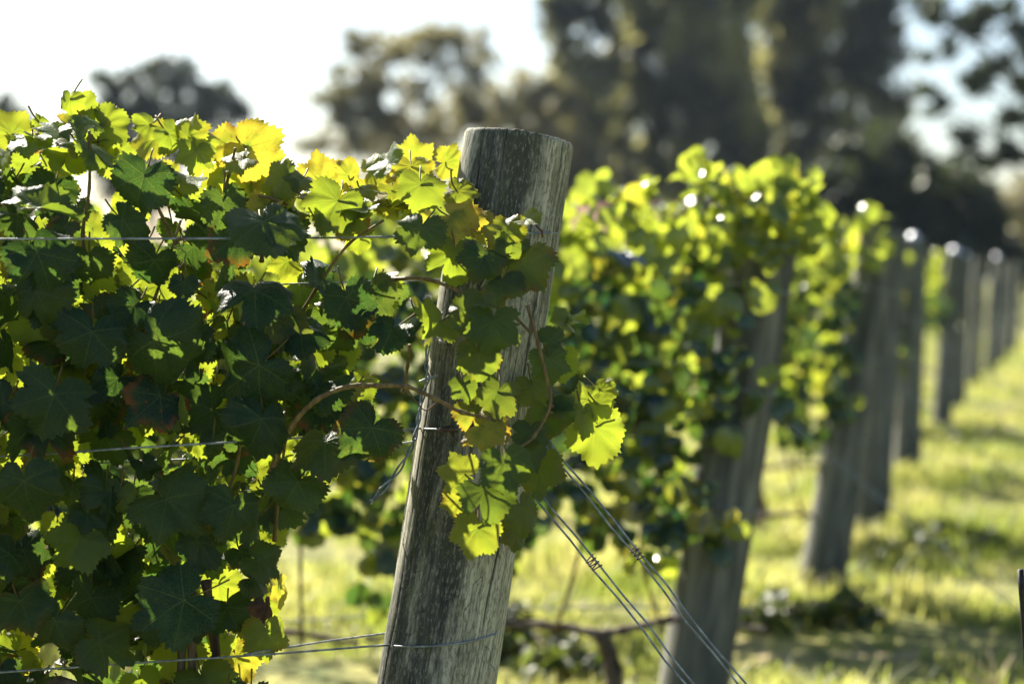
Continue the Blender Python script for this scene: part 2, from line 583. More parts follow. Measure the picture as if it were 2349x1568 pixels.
def put_leaf(mb, T, J, nrm, tip, size, r_, yel=0.0, brown=0.0, lit_tint=0.5, droop=.5, lat=.2, fold=.15, rip=.06, petiole=None, pr=0.0011):
    P, RM, q, t = T
    n = Vector(nrm).normalized()
    y = Vector(tip); y = (y - n * y.dot(n)).normalized()
    x = y.cross(n)
    L = leaf_shape(P, r_, droop, lat, fold, rip) * size
    Mx = np.array([x, y, n])
    V = L @ Mx + np.array(J)
    col = np.zeros((len(P), 4))
    col[:, 0] = yel; col[:, 1] = brown; col[:, 2] = lit_tint; col[:, 3] = RM
    mb.add(V, q, t, 0, P, col)
    if petiole is not None:
        J = Vector(J); E = Vector(petiole)
        m1 = J.lerp(E, .4) - y * size * .12 - n * size * .05
        mb.tube(smooth_path([J, m1, E], 4), np.linspace(pr, pr * 1.25, 9), 5, 1)


VIEW_R, VIEW_U = Vector((1, 0, 0)), Vector((0, SP, CP))


def frame(px, py, tipdeg, yaw, pitch):
    """leaf normal and tip direction: yaw/pitch (degrees) away from facing the viewer, tip angle clockwise from right"""
    v = -ray(px, py).normalized()
    d = R(tipdeg)
    t = VIEW_R * math.cos(d) - VIEW_U * math.sin(d)
    q = Quaternion((0, 0, 1), R(yaw)) @ Quaternion((1, 0, 0), R(-pitch))
    return q @ v, q @ t


# px, py, length, tip angle, yaw, pitch, offset from row plane (+ = nearer), yellow, brown, droop, lat, fold
HERO = [
 # crown of the canopy, in the sun
 (20, 292, 120, 250, 20, 25, -.04, .25, .1, .4, .3, .1), (70, 325, 110, 60, -35, 68, .05, 0, 0, .5, .6, .3),
 (122, 302, 105, 240, 30, 60, .04, 0, 0, .5, .4, .35), (160, 240, 78, 95, -30, 5, .02, .1, 0, 1.3, .9, .1),
 (195, 240, 90, 300, 15, 10, -.05, .15, 0, .4, .2, .1), (248, 292, 120, 25, -18, 20, -.03, .1, 0, .3, .3, .1),
 (203, 285, 80, 80, 40, 48, .04, 0, 0, .7, .8, .3), (165, 300, 95, 100, -40, 55, .05, 0, 0, .6, .5, .3),
 (150, 352, 110, 170, 10, 5, .03, .05, 0, .3, .3, .2), (215, 350, 110, 110, 50, 50, .07, 0, 0, .8, .6, .4),
 (333, 290, 80, 160, 30, 35, 0, .1, 0, .5, .5, .2), (268, 372, 110, 80, 25, 5, -.06, .1, 0, .4, .3, .1),
 (395, 320, 100, 60, 50, 20, .03, 0, .1, .9, .9, .3), (435, 300, 95, 275, -35, 10, .02, .3, .5, .3, 1.2, .5),
 (470, 310, 85, 300, 40, 25, .0, .15, .1, .5, .6, .2), (450, 360, 100, 95, 20, 25, .05, 0, .1, .6, .7, .3),
 (582, 352, 165, 35, -12, 8, -.03, .95, .45, .25, .4, .1), (520, 330, 110, 210, 20, 30, -.05, .85, .75, .4, .5, .2),
 (545, 372, 90, 130, -20, 55, .06, .2, .1, .9, .8, .4), (520, 410, 130, 95, 10, 12, -.07, .35, .15, .3, .2, .1),
 (612, 395, 120, 60, -10, 10, -.06, .85, .25, .4, .4, .1), (575, 440, 120, 100, 15, 20, -.06, .3, .1, .3, .3, .1),
 (672, 400, 60, 285, 60, 10, -.02, .7, 1, .3, 1.1, .3), (690, 415, 85, 120, 20, 60, .05, .1, .1, .6, .6, .4),
 (748, 405, 140, 320, 12, 14, -.04, .9, .45, .35, .5, .1), (640, 420, 110, 150, -35, 25, .04, 0, .1, .7, .8, .4),
 (765, 478, 150, 120, 10, 22, .12, 0, .1, .5, .5, .2), (815, 480, 110, 330, -25, 78, .12, 0, 0, .3, .2, .35),
 (800, 392, 80, 285, 45, 10, .02, .5, .3, .4, .7, .3), (860, 385, 85, 330, -40, 20, .02, .35, .2, .6, .9, .3),
 (890, 372, 90, 210, -45, 35, .05, 0, 0, .4, .4, .6),
 (948, 356, 112, 265, 12, 5, -.06, .55, .05, .2, .2, .05), (1036, 370, 98, 350, -10, 5, -.05, .5, .15, .2, .25, .08),
 (945, 395, 100, 85, 5, 30, .0, .6, .3, .4, .4, .1), (1062, 442, 95, 10, -8, 28, .02, .25, .1, .4, .7, .15),
 (900, 455, 120, 80, -20, 15, -.03, .35, .15, .5, .4, .2), (965, 440, 120, 100, 25, 25, .07, .05, .1, .7, .6, .3),
 (612, 525, 190, 75, 8, 50, .16, 0, 0, .5, .4, .3), (655, 545, 130, 20, -20, 72, .15, 0, 0, .4, .3, .3),
 (962, 535, 130, 100, -10, 35, .14, 0, .1, .6, .5, .25), (1060, 510, 150, 35, 5, 40, .08, .95, .55, .5, .6, .15),
 (1110, 535, 130, 55, 15, 25, .07, .9, .5, .5, .5, .15), (1160, 525, 105, 250, -15, 25, .12, .3, .3, .4, .6, .3),
 (1215, 505, 75, 15, -35, 60, .13, .2, .1, .4, .3, .5), (1175, 570, 100, 100, 20, 20, .13, .05, .1, .6, .5, .2),
 (1205, 615, 165, 42, -35, 40, .15, .1, .5, .6, .9, .3), (1105, 600, 130, 120, 25, 30, .15, 0, .2, .9, .8, .3),
 (1150, 660, 120, 80, -25, 35, .16, 0, .3, .9, .9, .4), (1040, 600, 150, 95, -10, 10, .12, 0, .1, .5, .4, .2),
 # dark faces of the shaded side
 (862, 685, 150, 75, -15, 5, .07, .1, 0, .2, .3, .1), (972, 742, 150, 115, 72, 5, .06, .25, .1, .4, .2, .15),
 (1000, 745, 110, 150, 40, 40, .12, 0, 0, .5, .6, .7), (892, 770, 125, 90, 15, 15, .10, 0, 0, .5, .4, .2),
 (1130, 757, 150, 95, 5, 18, .20, 0, .05, .5, .35, .12), (1072, 712, 120, 215, 15, 10, .17, .1, .1, .6, .5, .2),
 (1118, 693, 62, 20, -20, 55, .19, .1, 0, .3, .4, .6), (1100, 825, 125, 85, 12, 8, .18, .05, .2, .5, .5, .15),
 (1262, 838, 115, 80, 20, 10, .17, 0, 0, .6, .5, .2),
 (1286, 838, 105, 85, -30, 5, .06, .1, .05, .4, .4, .2), (1268, 775, 85, 330, 15, 20, .15, 0, .1, .7, .7, .2),
 (1288, 738, 75, 200, 55, 35, .10, .15, 0, .4, .4, .6), (1322, 735, 82, 330, -50, 62, .10, 0, 0, .3, .3, .3),
 
 (1345, 905, 82, 250, 10, 10, .06, .15, 0, .3, .3, .1), (1388, 898, 72, 20, -15, 25, .06, .15, 0, .4, .5, .2),
 (1380, 935, 82, 40, -5, 15, .08, .15, 0, .4, .4, .1), (1365, 1000, 165, 95, 14, 6, .07, .12, .05, .3, .75, .2),
 (1340, 965, 110, 100, 62, 5, .10, .05, 0, .3, .3, .2),
 (1068, 893, 85, 80, 20, 20, .18, 0, .1, .5, .6, .2), (1135, 915, 125, 110, -15, 10, .19, .1, .2, .6, .6, .25),
 (1095, 950, 120, 60, 20, 15, .16, .4, .5, .7, .7, .3), (1125, 985, 130, 20, -10, 30, .20, .55, .6, .9, .9, .3),
 (1260, 960, 130, 70, -25, 15, .15, 0, .2, 1.2, 1.0, .4),
 (1290, 930, 90, 350, -40, 45, .15, 0, .2, .9, .9, .5), (1225, 900, 110, 80, 20, 10, .08, .15, .1, .5, .5, .2),
 (1215, 1000, 100, 100, 15, 20, .18, 0, .1, .6, .6, .2),
 (1050, 1085, 120, 190, 12, 12, .21, .25, .15, .3, .3, .1), (1162, 1078, 145, 80, 4, 14, .30, 0, .05, .4, .4, .12),
 (1118, 1142, 150, 70, -10, 22, .29, 0, .1, .5, .5, .15), (1240, 1090, 135, 75, -28, 12, .18, .05, .25, .5, .6, .25),
 (1092, 1228, 135, 105, 8, 8, .26, .2, .1, .3, .3, .1), (1042, 1150, 85, 165, 15, 12, .14, .45, .55, .4, .5, .2),
 (1196, 1180, 130, 85, 45, 5, .17, .1, .1, .4, .6, .2), (1205, 1050, 110, 40, -30, 45, .20, .05, .1, .6, .5, .3),
 (1180, 1225, 100, 95, 50, 5, .14, .15, .1, .4, .5, .2),
 (840, 1000, 190, 70, -18, 10, .13, 0, .35, .45, .4, .15), (745, 1032, 180, 85, 10, 12, .12, .05, .1, .4, .3, .15),
 (585, 682, 205, 95, 5, 12, .15, 0, .05, .4, .3, .12), (378, 805, 255, 25, 8, 14, .17, 0, .05, .5, .35, .12),
 (205, 785, 180, 80, 20, 20, .15, 0, .05, .5, .5, .2), (570, 855, 215, 85, -8, 15, .13, 0, .05, .5, .3, .15),
 (592, 985, 205, 95, 6, 12, .16, 0, .05, .4, .35, .12), (95, 600, 190, 60, 15, 18, .17, 0, .05, .5, .4, .2),
 (90, 690, 170, 100, -15, 10, .14, 0, .05, .5, .4, .2), (345, 610, 150, 80, 25, 10, .10, 0, .1, .5, .4, .2),
 (395, 1395, 235, 95, 5, 8, .16, 0, .05, .3, .3, .15), (245, 1392, 150, 115, 35, 10, -.10, .25, .2, .3, .5, .25),
 (505, 1360, 150, 85, 20, 5, -.10, .2, .05, .3, .3, .1), (672, 1122, 165, 85, 10, 10, .12, 0, .05, .4, .4, .15),
 (720, 905, 150, 100, -15, 15, .10, 0, .1, .4, .4, .2), (690, 770, 150, 75, 12, 8, .10, 0, .05, .4, .4, .2),
 (820, 740, 140, 110, -20, 10, .08, 0, .1, .5, .4, .2), (470, 950, 160, 110, 15, 10, .06, 0, .05, .4, .4, .2),
 (400, 1160, 200, 80, -10, 8, .12, 0, .05, .4, .4, .2), (250, 1150, 170, 70, 15, 10, .10, 0, .05, .4, .4, .2),
 (530, 1180, 170, 100, -12, 10, .13, 0, .05, .4, .4, .2), (115, 930, 190, 75, 10, 12, .17, 0, .05, .5, .4, .2),
 (60, 1130, 210, 90, -10, 8, .18, 0, .05, .4, .4, .2), (605, 1290, 120, 60, -15, 15, .10, 0, .1, .5, .5, .2),
 (590, 1330, 110, 70, 15, 10, .08, .1, .3, .6, .6, .3), (640, 1355, 95, 95, 62, 5, -.02, .8, .2, .3, .3, .1),
 (610, 1465, 120, 90, 25, 5, .04, .1, .4, .7, .8, .3), (550, 1520, 110, 60, -10, 10, -.06, .85, .6, .4, .4, .2),
 (25, 1500, 150, 65, 15, 10, -.08, .6, .15, .3, .3, .1), (62, 832, 150, 200, 15, 12, -.10, .15, 0, .3, .3, .1),
 (768, 815, 120, 110, -15, 8, -.08, .15, 0, .3, .3, .1), (5, 1235, 90, 60, 15, 10, -.06, .2, 0, .3, .3, .1),
 (250, 1480, 170, 40, 10, 15, .12, 0, .1, .5, .4, .2), (120, 1440, 180, 100, -20, 10, .10, 0, .1, .4, .4, .2),
 (120, 475, 170, 350, 10, 72, .17, 0, 0, .4, -.6, .35), (60, 460, 120, 170, 10, 60, .12, 0, 0, .6, .5, .3),
 (430, 1105, 100, 60, 15, 10, -.10, .15, .0, .3, .3, .1), (155, 700, 90, 100, 20, 10, -.10, .15, 0, .3, .3, .1),
 (420, 600, 100, 60, -20, 10, -.10, .15, 0, .3, .3, .1),
 (310, 980, 100, 80, 15, 10, -.10, .15, 0, .3, .3, .1), (205, 1130, 110, 60, 15, 10, -.10, .15, 0, .3, .3, .1),
 (490, 830, 90, 95, 15, 10, -.10, .15, 0, .3, .3, .1), (630, 1060, 90, 95, 15, 10, -.10, .15, 0, .3, .3, .1),
 (240, 660, 90, 95, 15, 10, -.10, .15, 0, .3, .3, .1), (130, 1210, 90, 95, 15, 10, -.10, .15, 0, .3, .3, .1),
 (60, 770, 90, 95, 15, 10, -.12, .15, 0, .3, .3, .1), (330, 700, 80, 120, 25, 5, -.12, .15, 0, .3, .3, .1), (640, 790, 70, 60, 10, 10, -.10, .15, 0, .3, .3, .1),
 (480, 1090, 80, 60, 10, 10, -.12, .15, 0, .3, .3, .1), (120, 1290, 90, 60, 10, 10, -.12, .2, 0, .3, .3, .1), (560, 1230, 80, 60, 10, 10, -.12, .15, 0, .3, .3, .1), (20, 1060, 80, 60, 10, 10, -.12, .15, 0, .3, .3, .1),
 (340, 1270, 80, 120, 10, 10, -.12, .15, 0, .3, .3, .1), (470, 1480, 90, 70, 10, 10, -.12, .3, .1, .3, .3, .1), (170, 560, 80, 100, 10, 10, -.10, .15, .1, .3, .3, .1),
 (430, 460, 100, 95, 15, 10, -.08, .2, 0, .3, .3, .1), (300, 480, 100, 95, 15, 10, -.08, .2, 0, .3, .3, .1),
 (560, 560, 90, 95, 15, 10, -.08, .2, 0, .3, .3, .1),
]

POLY = [(-640, 290), (-300, 250), (0, 290), (60, 300), (140, 265), (250, 290), (330, 305), (440, 320), (560, 350), (640, 420),
        (700, 410), (800, 415), (880, 395), (960, 400), (1030, 440), (1060, 500), (1090, 560), (1060, 650), (980, 670), (900, 690),
        (850, 800), (830, 960), (800, 1050), (700, 1120), (640, 1200), (600, 1330), (590, 1560), (560, 1760), (-640, 1800)]


def inside(x, y, poly):
    c = False
    j = len(poly) - 1
    for i in range(len(poly)):
        xi, yi = poly[i]; xj, yj = poly[j]
        if (yi > y) != (yj > y) and x < (xj - xi) * (y - yi) / (yj - yi) + xi:
            c = not c
        j = i
    return c


def top_y(x):
    xs = [-640, -300, 0, 60, 140, 250, 330, 440, 560, 640, 700, 800, 880, 960, 1030, 1060, 1090]
    ys = [290, 250, 290, 300, 265, 290, 305, 320, 350, 420, 410, 415, 395, 400, 440, 500, 560]
    return np.interp(x, xs, ys)


# ------------------------------------------------------------------ the near end post (its axis is needed to keep leaves out of it)
PT = at(1190, 318, 2.86)
PBm = at(1000, 1568, 2.77)
PDIR = (PT - PBm).normalized()
PB = PT - PDIR * ((PT.z + 0.12) / PDIR.z)
PLEN = (PT - PB).length
PQ = Vector((0, 0, 1)).rotation_difference(PDIR)


def post_dist(p):
    d = Vector(p) - PB
    t = max(0, min(PLEN, d.dot(PDIR)))
    return (Vector(p) - (PB + PDIR * t)).length


def post_mesh(length, r0, r1, seg, rows, seed, cracks):
    r_ = np.random.default_rng(seed)
    th = np.linspace(-math.pi, math.pi, seg, endpoint=False)
    zz = np.concatenate([np.linspace(0, length - .005, rows), [length - .003, length - .0012, length]])
    TH, Z = np.meshgrid(th, zz)
    Rr = r0 + (r1 - r0) * (Z / length)
    Rr = Rr + 0.0022 * np.sin(2 * TH + 1.1 + Z * .7) + 0.0012 * np.sin(5 * TH + Z * 2.1) + 0.0016 * np.sin(Z * 9 + TH * 1.5)
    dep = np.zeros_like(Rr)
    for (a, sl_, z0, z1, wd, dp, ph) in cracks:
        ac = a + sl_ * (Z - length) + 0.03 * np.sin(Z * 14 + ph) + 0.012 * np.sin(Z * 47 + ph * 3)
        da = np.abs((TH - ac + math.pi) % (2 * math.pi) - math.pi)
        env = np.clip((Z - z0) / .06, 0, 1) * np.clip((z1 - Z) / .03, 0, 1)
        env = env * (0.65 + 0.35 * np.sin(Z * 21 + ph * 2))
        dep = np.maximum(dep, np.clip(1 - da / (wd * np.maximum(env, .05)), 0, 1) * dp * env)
    top = np.clip((Z - (length - .005)) / .005, 0, 1)
    Rr = Rr - dep - 0.0025 * top ** 2 - top * np.abs(np.convolve(r_.normal(0, .0009, Z.shape[1] + 8), np.ones(9) / 9, 'valid'))[None, :]
    Zj = Z + top * (np.convolve(r_.normal(0, .0016, seg + 8), np.ones(9) / 9, 'valid')[None, :] - dep * 0.6)
    V = np.stack([Rr * np.cos(TH), Rr * np.sin(TH), Zj], 2).reshape(-1, 3)
    n, k = len(zz), np.arange(seg)
    k2 = (k + 1) % seg
    q = np.concatenate([np.stack([i * seg + k, i * seg + k2, (i + 1) * seg + k2, (i + 1) * seg + k], 1) for i in range(n - 1)])
    c0 = len(V)
    V = np.concatenate([V, [[0, 0, length - .001]]])
    t = np.stack([np.full(seg, c0), (n - 1) * seg + k, (n - 1) * seg + k2], 1)
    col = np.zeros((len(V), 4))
    col[:-1, 0] = (np.clip(dep / .004, 0, 1) ** 1.5).reshape(-1)  # deeper cracks get darker colour: dirt plus painted shade
    return V, q, t, col


NR = np.random.default_rng(5)
cracks = [(R(-90 + 56), R(14) / .75, .2, PLEN + .1, .032, .008, .4),
          (R(-90 + 30), R(3), PLEN - .55, PLEN + .1, .016, .004, 2.2),
          (R(-90 + 64), R(4), PLEN - .40, PLEN + .1, .014, .004, 4.2),
          (R(-90 - 42), R(2), PLEN - .32, PLEN + .1, .022, .005, 1.2),
          (R(-90 - 12), R(-2), PLEN - .18, PLEN + .1, .014, .003, 3.2),
          (R(-90 + 8), R(5), .1, .75, .018, .004, 5.2), (R(-90 + 24), R(2), .1, .62, .016, .004, 0.2),
          (R(-90 - 58), R(3), .1, PLEN - .3, .026, .006, 1.9), (R(-90 + 44), R(-3), .2, .7, .014, .003, 2.9)]
for _ in range(34):
    z0 = NR.uniform(-.1, PLEN - .2)
    cracks.append((NR.uniform(-math.pi, math.pi), NR.normal(0, .06), z0, z0 + NR.uniform(.12, .6), NR.uniform(.007, .015), NR.uniform(.0012, .003), NR.uniform(0, 6)))
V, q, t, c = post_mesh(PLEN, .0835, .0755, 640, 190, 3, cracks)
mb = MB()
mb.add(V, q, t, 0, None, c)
near_post = empty('wooden_post', PB, 'weathered grey wooden post with long cracks, sharp and nearest, half wrapped in vine leaves', 'post', 'wooden end posts of the vine rows')
near_post.rotation_mode = 'QUATERNION'
near_post.rotation_quaternion = PQ
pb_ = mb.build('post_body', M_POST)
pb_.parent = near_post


def on_post(px, py, lift=0.0):
    """first hit of the view ray with the near post"""
    d = ray(px, py).normalized()
    lo = CAM + d * 2.4
    best, bd = None, 9
    for k in range(400):
        p = CAM + d * (2.5 + k * .001)
        dist = post_dist(p)
        if dist < .0795 + lift:
            return p
        if dist < bd: bd, best = dist, p
    return best


# ------------------------------------------------------------------ ground
gm = MB()
xs = np.concatenate([np.linspace(-400, -30, 12), np.linspace(-25, 40, 90), np.linspace(45, 400, 12)])
ys = np.concatenate([np.linspace(-60, -2, 8), np.linspace(0, 60, 110), np.linspace(65, 600, 16)])
X, Y = np.meshgrid(xs, ys)
Z = 0.03 * np.sin(X * 1.7 + Y * .6) * np.sin(Y * 1.3 + .4) + 0.02 * np.sin(X * 3.9 + 1) * np.sin(Y * 4.3)
Z = Z * np.clip((60 - np.abs(Y)) / 30, 0, 1)
nx = len(xs)
idx = np.arange(len(xs) * len(ys)).reshape(len(ys), nx)
gm.add(np.stack([X, Y, Z], 2).reshape(-1, 3), np.stack([idx[:-1, :-1], idx[:-1, 1:], idx[1:, 1:], idx[1:, :-1]], 2).reshape(-1, 4))
tag(gm.build('ground', M_GROUND), kind='structure')


def gz(x, y):
    return 0.03 * math.sin(x * 1.7 + y * .6) * math.sin(y * 1.3 + .4) + 0.02 * math.sin(x * 3.9 + 1) * math.sin(y * 4.3)


# grass: tufts of bent blades, thick in the middle of the alleys, thin on the bare strips
def grass():
    r_ = np.random.default_rng(11)
    V, Q, n = [], [], 0
    zones = [(-1.6, 3.2, 4.6, 9.5, 9000, 1.0), (-1.8, 5.2, 9.5, 16, 9000, 1.3), (0.5, 11, 16, 32, 8000, 2.2)]
    for (x0, x1, y0, y1, cnt, sc) in zones:
        for _ in range(cnt):
            x, y = r_.uniform(x0, x1), r_.uniform(y0, y1)
            f = math.sin(x * 2.1 + math.sin(y * 1.7)) * math.sin(y * 2.6 + 1.3 * math.sin(x * 1.1)) + .35 * math.sin(x * 7 + y * 5)
            if f < r_.uniform(-.75, .25):
                continue
            z = gz(x, y)
            hh = r_.uniform(.03, .085) * (1.0 + max(0, f) * .7)
            for b in range(6):
                a = r_.uniform(0, 6.28)
                bx, by = x + r_.normal(0, .03 * sc), y + r_.normal(0, .03 * sc)
                h = hh * r_.uniform(.6, 1.2)
                wv = r_.uniform(.0025, .005) * sc
                lean = r_.uniform(.15, .9) * h
                ca, sa = math.cos(a), math.sin(a)
                px_, py_ = -sa * wv, ca * wv
                V += [(bx - px_, by - py_, z - .01), (bx + px_, by + py_, z - .01),
                      (bx + px_ * .8 + ca * lean * .35, by + py_ * .8 + sa * lean * .35, z + h * .6),
                      (bx - px_ * .8 + ca * lean * .35, by - py_ * .8 + sa * lean * .35, z + h * .6),
                      (bx + px_ * .2 + ca * lean, by + py_ * .2 + sa * lean, z + h * .95),
                      (bx - px_ * .2 + ca * lean, by - py_ * .2 + sa * lean, z + h * .95)]
                Q += [(n, n + 1, n + 2, n + 3), (n + 3, n + 2, n + 4, n + 5)]
                n += 6
    m = MB()
    m.add(np.array(V), np.array(Q))
    return tag(m.build('grass', M_GRASS, smooth=False), kind='stuff')


grass()

# ------------------------------------------------------------------ front row vines
HC = []
BRIGHT = {(862, 685), (972, 742), (1050, 1085), (1092, 1228), (1042, 1150), (1125, 985), (1365, 1000), (1215, 505), (1160, 525), (1060, 510)}
HP = []                                      # bright spots that must keep sun and sight lines free
vineA, vineB = MB(), MB()
A_ROOT = on_row(455, 1568, -.02); A_ROOT.z = 0
B_ROOT = A_ROOT + RU * 0.98
r1 = np.random.default_rng(21)
for (px, py, ln, td, yaw, pit, off, yel, br, dr, la, fo) in HERO:
    C = on_row(px, py, off)
    Yd = C.y
    ln = ln * (.88 if px > 1000 else .94)
    if off > .05 and py > 560 and px < 1000:
        ln *= r1.uniform(.78, 1.0); yaw += r1.normal(0, 27); pit += r1.normal(8, 18); td += r1.normal(0, 28); dr += r1.uniform(0, 1.0); la += r1.uniform(-.4, 1.3); fo += r1.uniform(0, .35)
    size = ln / 1.56 * Yd / FPX
    n, t = frame(px, py, td, yaw, pit)
    J = C - t * size * .25
    pet = J - t * size * .35 - n * size * .35 + Vector((r1.normal(0, .01), .015, .02))
    if post_dist(C) < .10:
        k = C - (PB + PDIR * (C - PB).dot(PDIR))
        if k.length < .11 and off > 0:
            J = J + Vector((0, -1, 0)) * (.112 - k.length)
            pet = J + Vector((r1.normal(0, .015), .0, .03))
    put_leaf(vineA if px > 110 else vineB, HI[r1.integers(0, 12)], J, n, t, size, r1, yel, br, (r1.uniform(0, .55) ** 2 if off > .05 and py > 560 and px < 1000 else r1.uniform(.75, 1) if (px, py) in BRIGHT else r1.uniform(.25, .5) if off > .12 else r1.uniform(.7, 1)), dr, la, fo, r1.uniform(.05, .13), pet)  # tint painted darker on the shaded face, brighter where sun reaches
    if off <= -.02 or yel > .5 or (py > 1040 and px > 1000) or (px, py) in BRIGHT:
        HP.append((C, size * .62))
    HC.append((C, size * .5, px, py))

# sunlit leaves deep in the canopy, seen through the gaps between the big shaded ones
spot = 0
for _ in range(6000):
    if spot >= 105:
        break
    px, py = r1.uniform(-300, 860), r1.uniform(520, 1600)
    if not inside(px, py, POLY):
        continue
    off = r1.uniform(-.15, -.03)
    C = on_row(px, py, off)
    vd = (CAM - C).normalized()
    if any((h[0] - C).dot(vd) > .01 and ((h[0] - C) - vd * (h[0] - C).dot(vd)).length < h[1] * .72 for h in HC):
        continue
    if any((h - C).length < .038 for h, _r in HP):
        continue
    if any((C - h).dot(S) > .02 and ((C - h) - S * (C - h).dot(S)).length < _r * 1.25 for h, _r in HP if h.x > -.16 and h.z < 1.02):
        continue
    ln = r1.uniform(60, 125)
    n, t = frame(px, py, r1.uniform(20, 160), r1.normal(0, 30), r1.uniform(0, 25))
    size = ln / 1.5 * C.y / FPX
    J = C - t * size * .25
    put_leaf(vineA if px + r1.normal(0, 60) > 60 else vineB, HI[r1.integers(0, 12)], J, n, t, size, r1, r1.uniform(0, .3), .05, r1.uniform(.75, 1), r1.uniform(.1, .7), r1.uniform(-.3, .8), r1.uniform(.05, .3), .08, J - t * size * .45 - n * size * .4)  # bright tint painted in for sunlit patches
    HP.append((C, size * .55))
    spot += 1
fill = 0
SN = S
placed = []
while fill < 820:
    px, py = r1.uniform(-640, 1100), r1.uniform(240, 1790)
    if not inside(px, py, POLY):
        continue
    ty = top_y(px)
    dtop = py - ty
    back = -.20 if px < 700 else -.09
    off = r1.uniform(back, .12)
    if off > .04 and r1.random() < .55:
        continue
    if dtop < 70:
        off *= .6
    C = on_row(px, py, off)
    if post_dist(C) < .13:
        continue
    bad = False
    for (H, rad) in HP:
        d = C - H
        tS = d.dot(SN)
        if tS > .02 and (d - SN * tS).length < rad * (1.5 if H.x > -.16 and H.z < 1.02 else 1.15):
            bad = True; break
        vd = (CAM - H).normalized()
        tv = d.dot(vd)
        if tv > .01 and (d - vd * tv).length < rad * .70 and True:
            bad = True; break
    if bad:
        continue
    if py > 1240 and 230 < px < 340 and r1.random() < .4:
        continue
    if py > 1180 and r1.random() < .12:
        continue
    top = dtop < 110
    ln = r1.uniform(55, 115) if top else r1.uniform(60, 145)
    if top:
        yaw, pit, td = r1.uniform(-70, 70), r1.uniform(5, 85), r1.uniform(0, 360)
        if off < -.02 and r1.random() < .5: yaw += 180
    elif off > .02:
        yaw, pit, td = r1.normal(0, 28), r1.uniform(-5, 45), r1.normal(90, 38)
    elif off < -.08:
        yaw, pit, td = 180 + r1.normal(0, 35), r1.uniform(0, 55), r1.normal(90, 40)
    else:
        yaw, pit, td = r1.uniform(-180, 180), r1.uniform(0, 60), r1.normal(90, 55)
    n, t = frame(px, py, td, yaw, pit)
    size = ln / 1.5 * C.y / FPX
    J = C - t * size * .25
    pet = J - t * size * .45 - n * size * .4 + Vector((0, 0, .02))
    yl = (r1.uniform(.2, 1) if r1.random() < .28 else r1.uniform(0, .15)) if top else (r1.uniform(0, .6) if r1.random() < .12 else 0)
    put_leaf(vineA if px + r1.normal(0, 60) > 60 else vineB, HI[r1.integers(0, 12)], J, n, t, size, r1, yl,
             r1.uniform(.3, 1) if r1.random() < .25 else .05, (r1.uniform(.6, 1) if top and r1.random() < .75 else r1.uniform(.75, 1) if r1.random() < .13 else r1.uniform(0, .2)),  # inner leaves mostly painted darker, top ones brighter, to deepen the shade
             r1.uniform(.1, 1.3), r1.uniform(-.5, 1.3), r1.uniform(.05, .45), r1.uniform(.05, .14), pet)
    fill += 1

vA = empty('grapevine', A_ROOT, 'sharp leafy grapevine in front, filling the left half and climbing over the nearest post', 'grapevine', 'grapevines of the front row')
vB = empty('grapevine', B_ROOT, 'sharp leafy grapevine of the front row cut off by the left edge of the photo', 'grapevine', 'grapevines of the front row')
vineA.build('foliage', [M_LEAF, M_PETIOLE], vA)
vineB.build('foliage', [M_LEAF, M_PETIOLE], vB)


def trunk(root, parent, h=.45, r=.022, lean=.05, seed=0, sides=10):
    q_ = random.Random(seed)
    pts = [root + Vector((q_.uniform(-1, 1) * .015 + lean * k, q_.uniform(-1, 1) * .015, h * k - .03)) for k in (0, .2, .4, .6, .8, 1.0)]
    m = MB()
    m.tube(smooth_path(pts, 4), np.linspace(r * 1.25, r * .85, 21) * (1 + .12 * np.sin(np.arange(21) * 1.9)), sides)
    m.build('trunk', M_BARK, parent)
    return pts[-1]


def cordon(root, head, parent, s0, s1, seed=0, r=.012):
    """the two fruiting arms tied down along the bottom wire"""
    q_ = random.Random(seed)
    m = MB()
    for s in (s0, s1):
        pts = [head] + [head + RU * (s * k) + Vector((0, q_.uniform(-.015, .015), .03 * math.sin(k * 3.1) + q_.uniform(-.012, .012))) for k in (.2, .45, .7, 1.0)]
        m.tube(smooth_path(pts, 5), np.linspace(r * 1.1, r * .55, 21) * (1 + .25 * np.sin(np.arange(21) * 2.3)), 8)
    m.build('cordon', M_ARM, parent)


hA = trunk(A_ROOT, vA, .62, .021, -.03, 3)
hB = trunk(B_ROOT, vB, .62, .024, .04, 4)
cordon(A_ROOT, hA, vA, -.11, .45, 3)
cordon(B_ROOT, hB, vB, -.45, .5, 4)


def cane(pts, parent, r0=.0042, r1_=.0022, mat=None, name='cane'):
    P = smooth_path(pts, 7)
    k = np.arange(len(P))
    m = MB()
    m.tube(P, np.linspace(r0, r1_, len(P)) * (1 + .42 * (k % 7 == 0) + .10 * np.sin(k * 1.7)), 8)
    return m.build(name, mat or M_CANE, parent)


